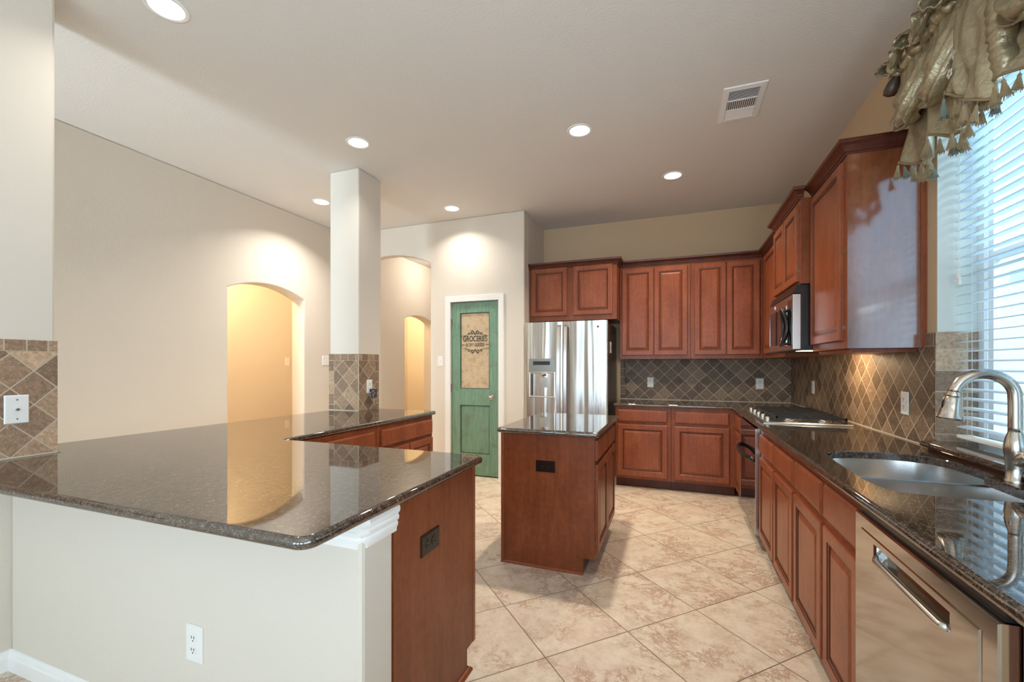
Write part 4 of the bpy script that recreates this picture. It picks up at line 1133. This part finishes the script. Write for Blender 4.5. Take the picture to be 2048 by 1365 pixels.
# granite sill
pts = [(1.095, 1.24), (1.095, 2.62), (XR - 0.0108, 2.64), (XR - 0.0108, 2.628), (WF - 0.002, 2.628), (WF - 0.002, WY0 + 0.004), (XR - 0.004, WY0 + 0.004), (XR - 0.004, 1.24)]
pts = pts[::-1]
tag(worktop('window_sill', pts, 0.908, 0.938, M['granite']), 'raised brown granite ledge under the kitchen window', 'sill')
tag(BX(1.118, 1.136, 1.26, 2.60, ZT + 0.0005, 0.9078).build('sill_strip', M['crown']), 'thin wood strip under the granite window ledge', 'trim strip')
# blind
t = thing('window_blind', 'white slatted blind hanging in the kitchen window', 'blind', (XR + 0.085, 1.96, 0.955))
bx0, bx1, by0, by1 = XR + 0.058, XR + 0.108, WY0 + 0.012, WY1 - 0.026
BX(bx0 - 0.004, bx1 + 0.004, by0, by1, WZ1 - 0.062, WZ1 - 0.004).build('headrail', M['plate'], t, bevel=0.002)
BX(bx0, bx1, by0, by1, 0.958, 0.974).build('bottom_rail', M['plate'], t, bevel=0.004)
z = 1.012; sl0 = None
while z < WZ1 - 0.08:
    if sl0 is None:
        mb = MB(); rs = []
        for y in (by0, by1):
            top = [(bx0 + 0.05 * i / 6, y, z + 0.0030 * (1 - (i / 3 - 1) ** 2) + 0.0012 + 0.003 * (i / 3 - 1)) for i in range(7)]
            bot = [(bx0 + 0.05 * i / 6, y, z + 0.0030 * (1 - (i / 3 - 1) ** 2) - 0.0012 + 0.003 * (i / 3 - 1)) for i in range(6, -1, -1)]
            rs.append(top + bot)
        mb.rings(rs); sl0 = mb.build('slat', M['slat'], t, smooth='auto'); z0_ = z
    else:
        c = sl0.copy(); COL.objects.link(c); c.parent = t; c.location = (0, 0, z - z0_)
    z += 0.0432
for y in (2.495, 2.10, 1.70):
    mb = MB()
    for x in (bx0 - 0.001, bx1 + 0.001): mb.tube([(x, y, 0.975), (x, y, WZ1 - 0.062)], 0.0009, 5)
    mb.build('ladder_cord', M['plate'], t, merge=False)
mb = MB()
mb.tube([(bx0 - 0.012, 2.560, WZ1 - 0.04), (bx0 - 0.012, 2.560, 1.70)], 0.0013, 5)
mb.tube([(bx0 - 0.012, 2.572, WZ1 - 0.04), (bx0 - 0.012, 2.572, 1.72)], 0.0013, 5)
lc = mb.build('lift_cord', M['plate'], t, merge=False)
for y, z in ((2.560, 1.70), (2.572, 1.725)):
    MB().lathe((bx0 - 0.012, y, z), [(0.003, 0), (0.006, -0.008), (0.005, -0.014), (0.009, -0.034), (0.007, -0.038), (0.001, -0.039)], 12).build('cord_tassel', M['plate'], lc, smooth='auto')

# ================================================================== VALANCE
t = thing('window_valance', 'gathered olive satin valance with tassel fringe at the window top', 'valance', (1.09, 1.95, 2.70))
VY0, VY1, ZG = 1.30, 2.63, 2.695
rv = random.Random(11)
def thick(o, d=0.003):
    m_ = o.modifiers.new('thickness', 'SOLIDIFY'); m_.thickness = d
    return o
def sheet(name, f, nu, nv, mat='satin', d=0.003):
    mb = MB()
    mb.rings([[f(i / nu, j / nv) for i in range(nu + 1)] for j in range(nv + 1)], closed=False)
    return thick(mb.build(name, M[mat], t, smooth=True), d)
# lower skirt: soft pleats and a scalloped hem
HEM = [(2.63, 2.285), (2.52, 2.225), (2.40, 2.185), (2.30, 2.255), (2.22, 2.205), (2.10, 2.190), (2.00, 2.265), (1.90, 2.245), (1.75, 2.215), (1.60, 2.20), (1.45, 2.25), (1.30, 2.23)]
def hem_z(y):
    for (a, za), (b, zb) in zip(HEM, HEM[1:]):
        if b - 1e-6 <= y <= a + 1e-6:
            q = (a - y) / (a - b); q = q * q * (3 - 2 * q)
            return za + (zb - za) * q
    return 2.23
def skirt(u, v):
    y = VY1 - (VY1 - VY0) * u
    z = ZG + (hem_z(y) - ZG) * v
    ph = y * 27 + 1.3 * math.sin(y * 9) + 1.1 * v
    x = 1.050 - 0.026 * v ** 0.7 * (1 + math.sin(ph)) - 0.012 * v * math.sin(2.3 * ph + 1 + 3 * v)
    x -= 0.006 * math.sin(y * 120 + 2 * math.sin(y * 35)) * math.exp(-v * 6)
    e = max(0.0, (y - 2.57) / 0.06)
    return (x + 0.09 * e * e, y, z)
sheet('skirt', skirt, 200, 50)
def ret(u, v):
    x, y, z = skirt(0, v)
    return (x + (XR - 0.008 - x) * u, y + 0.010 * math.sin(u * 7), z - 0.02 * math.sin(math.pi * u))
sheet('return', ret, 10, 30)
# draped puffs over the skirt
def puff(y1, y0, zl, depth, skew, k):
    w = y1 - y0
    def f(u, v):
        c = 2 * u - 1
        dip = 1 - c * c
        y = y1 - w * (u + 0.10 * skew * v * dip)
        zb = zl + 0.10 * (1 - dip) ** 1.2 + 0.05 * skew * c
        a = v * 1.18
        vv = min(a, 1.0)
        z = (ZG - 0.005) + (zb - ZG) * math.sin(vv * math.pi / 2) ** 0.92
        curl = max(0.0, a - 1.0) / 0.18
        z += 0.020 * curl
        x = 1.025 - depth * (0.25 + 0.75 * math.sin(math.pi * min(1, vv * 0.86))) * max(0.0, dip) ** 0.55
        x += curl * depth * 0.8
        s = vv - 0.30 * dip + 0.10 * skew * c
        x -= 0.021 * vv ** 0.6 * dip ** 0.5 * math.sin(19 * s + k) + 0.008 * vv * dip ** 0.5 * math.sin(43 * s + 2 * k + 6 * c)
        x -= 0.006 * math.sin(u * w * 140 + k) * math.exp(-vv * 5)
        return (x, y, z)
    return sheet('draped_puff', f, 60, 60)
puff(2.615, 2.345, 2.395, 0.070, 0.6, 0.0)
puff(2.365, 2.105, 2.365, 0.075, 0.7, 1.7)
puff(1.885, 1.600, 2.335, 0.075, -0.4, 0.6)
puff(1.610, 1.330, 2.345, 0.070, 0.5, 2.1)
# long jabot panel with embroidery, pointed at its near side
def jab(u, v):
    y = 2.125 - 0.20 * u - 0.015 * v
    zb = 2.345 - 0.165 * u ** 0.8
    z = ZG + (zb - ZG) * v
    x = 1.015 - 0.055 * math.sin(math.pi * (0.15 + 0.7 * u)) * (0.4 + 0.6 * v) - 0.014 * math.sin(11 * u + 6 * v) * v ** 0.7 - 0.006 * math.sin(23 * u - 7 * v) * v - 0.018 * (1 - u) ** 3 * v
    x -= 0.006 * math.sin(u * 28) * math.exp(-v * 5)
    return (x, y, z)
sheet('jabot', jab, 40, 50)
# ruched tabs
for y, w0 in ((1.905, 0.024), (1.605, 0.022)):
    mb = MB(); rs = []
    for i in range(73):
        v = i / 72; z = ZG - 0.02 + (2.262 - ZG) * v
        q = abs(((v * 12 + 0.3 * math.sin(v * 9)) % 1) - 0.5) * 2
        dx = 0.030 + 0.016 * math.sin(math.pi * v) + 0.006 * q
        w = w0 + 0.004 * math.sin(v * 31)
        rs.append([(1.03, y - w * 1.5, z), (1.03 - dx, y - w, z + 0.004 * math.sin(v * 60)), (1.026 - dx, y, z - 0.003), (1.03 - dx, y + w, z - 0.004 * math.sin(v * 60)), (1.03, y + w * 1.5, z)])
    mb.rings(rs, closed=False); thick(mb.build('ruched_tab', M['satin'], t, smooth=True))
# ruched heading along the rod
mb = MB(); pts = []; rad = []
n = 220
for i in range(n + 1):
    y = VY1 + 0.01 - (VY1 - VY0) * i / n
    pts.append((1.005 + 0.006 * math.sin(y * 80), y, ZG + 0.006 * math.sin(y * 57)))
    rad.append(0.022 + 0.006 * math.sin(y * 150 + 3 * math.sin(y * 41)) + 0.005 * math.sin(y * 330 + 2 * math.sin(y * 90)))
mb.tube(pts, 0.02, 14, radii=rad); mb.build('ruched_heading', M['satin'], t, smooth=True)
def ruff(u, v):
    y = VY1 + 0.02 - (VY1 - VY0) * u
    hgt = 0.060 + 0.020 * math.sin(y * 19 + 1)
    return (1.0 + v * (0.022 * math.sin(y * 62 + 2 * math.sin(y * 23)) + 0.012), y, ZG + 0.010 + v * hgt)
sheet('standing_ruffle', ruff, 200, 8)
# bows: two looped ribbons and a knot each
def bow(y, s, mat='satin', drop=0.0):
    o_ = None
    mb = MB()
    for sg in (1, -1):
        rs = []
        for i in range(25):
            a = 2 * math.pi * i / 24
            r_ = 0.5 - 0.5 * math.cos(a)
            yy_ = y + sg * s * 0.085 * r_
            zz_ = ZG + 0.012 + s * (0.040 * math.sin(a) + 0.040 * r_) - drop * r_
            w = s * (0.010 + 0.026 * r_)
            xx_ = 0.965 - 0.014 * r_
            row = []
            for q in range(9):
                f_ = q / 4 - 1
                jx = 0.0045 * math.sin(41 * a + 3 * q + y * 50); jz = 0.006 * math.sin(7 * a + 2.4 * q + y * 90) + 0.003 * math.sin(19 * a + 5 * q)
                row.append((xx_ + w * f_ + jx * 0.5, yy_ + sg * 0.006 * (1 - f_ * f_) + jx, zz_ * 1.0 + 0.010 * f_ + jz - 0.35 * (zz_ - ZG - 0.03) * r_))
            rs.append(row)
        mb.rings(rs, closed=False)
    mb.lathe((0.962, y, ZG + 0.004), [(0.004, -0.030), (0.018, -0.020), (0.023, 0.0), (0.018, 0.022), (0.004, 0.034)], 12)
    o_ = thick(mb.build('bow', M[mat], t, smooth=True), 0.004)
for y, s_ in ((2.545, 0.85), (2.34, 1.0), (2.10, 1.15), (1.88, 1.1), (1.62, 1.0)): bow(y, s_)
# dark knotted end
mb = MB(); mb.lathe((0.985, 2.610, ZG - 0.060), [(0.004, 0.075), (0.014, 0.05), (0.026, 0.02), (0.030, -0.01), (0.024, -0.030), (0.006, -0.036)], 14, (0.2, -0.5, 0.9))
mb.build('end_knot', M['satin_dark'], t, smooth=True)
# embroidered flowers
for (u, v) in ((0.22, 0.64), (0.30, 0.80)):
    p = Vector(jab(u, v)); mb = MB()
    for k in range(5):
        a = 2 * math.pi * k / 5
        mb.lathe(p + Vector((-0.0045, 0.011 * math.cos(a), 0.011 * math.sin(a))), [(0.0082, 0), (0.006, 0.0016), (0.001, 0.002)], 10, (-1, 0, 0))
    mb.build('flower', M['flower'], t, smooth=True, merge=False)
# corded hem and tassels
hem = [skirt(i / 160, 1.0) for i in range(161)]
mb = MB(); mb.tube([(x - 0.002, y, z - 0.002) for x, y, z in hem], 0.0055, 7)
mb.build('corded_hem', M['cordtrim'], t, smooth=True)
mb = MB()
mb.tube([tuple(Vector(jab(i / 24, 1.0)) + Vector((-0.002, 0, -0.002))) for i in range(25)], 0.005, 7)
mb.build('corded_hem', M['cordtrim'], t, smooth=True)
mb = MB()
mb.lathe((0, 0, 0), [(0.0010, 0.0), (0.0010, -0.012), (0.0045, -0.016), (0.0060, -0.022), (0.0045, -0.027), (0.0070, -0.034), (0.0110, -0.058), (0.0120, -0.066), (0.008, -0.067)], 12)
for k in range(22):
    a = 2 * math.pi * k / 22 + rv.uniform(-0.1, 0.1)
    mb.tube([(0.0045 * math.cos(a), 0.0045 * math.sin(a), -0.028), (0.012 * math.cos(a), 0.012 * math.sin(a), -0.062), (rv.uniform(0.011, 0.017) * math.cos(a + .2), rv.uniform(0.011, 0.017) * math.sin(a + .2), -rv.uniform(0.068, 0.078))], 0.0013, 5)
tp = mb.build('tassel', M['tassel'], t, smooth='auto', merge=False)
tp.data.transform(Matrix.Translation(Vector(t['_o'])))   # re-centre the mesh on its own knot
alt = tp.data.copy(); alt.materials.clear(); alt.materials.append(M['tassel_window_tint'])
spots = []
yy = VY1 - 0.006
while yy > VY0:
    spots.append(skirt((VY1 - yy) / (VY1 - VY0), 1.0)); yy -= 0.0235 + rv.uniform(0, 0.006)
for i in range(1, 7): spots.append(jab(i / 7, 1.0))
for k, (x, y, z) in enumerate(spots):
    o = tp if k == 0 else tp.copy()
    if k: COL.objects.link(o); o.parent = t
    if k % 7 == 2: o.data = alt
    o.location = Vector((x - 0.003 + rv.uniform(-0.006, 0.006), y, z - 0.004)) - Vector(t['_o'])
    sc = rv.uniform(0.9, 1.1); o.scale = (sc, sc, rv.uniform(0.9, 1.2))
    o.rotation_euler = (rv.uniform(-0.15, 0.15), rv.uniform(-0.12, 0.12), rv.uniform(0, 3))

# ================================================================== OUTSIDE
struct(BX(1.45, 12.0, -4.0, 9.0, -0.12, -0.02).build('floor_outside', M['grass']))
t = thing('neighbour_house', 'brick house wall seen through the window blind', 'house', (5.2, 3.5, -0.02))
BX(5.0, 5.4, -1.0, 8.5, -0.02, 2.5).build('brick_wall', M['brick'], t)
BX(4.6, 5.8, -1.0, 8.5, 2.5, 2.68).build('eave', M['white'], t)
BX(4.96, 5.0, 4.6, 5.6, 0.8, 2.1).build('window_frame', M['white'], t)

for o in list(bpy.data.objects):
    if '_o' in o: del o['_o']
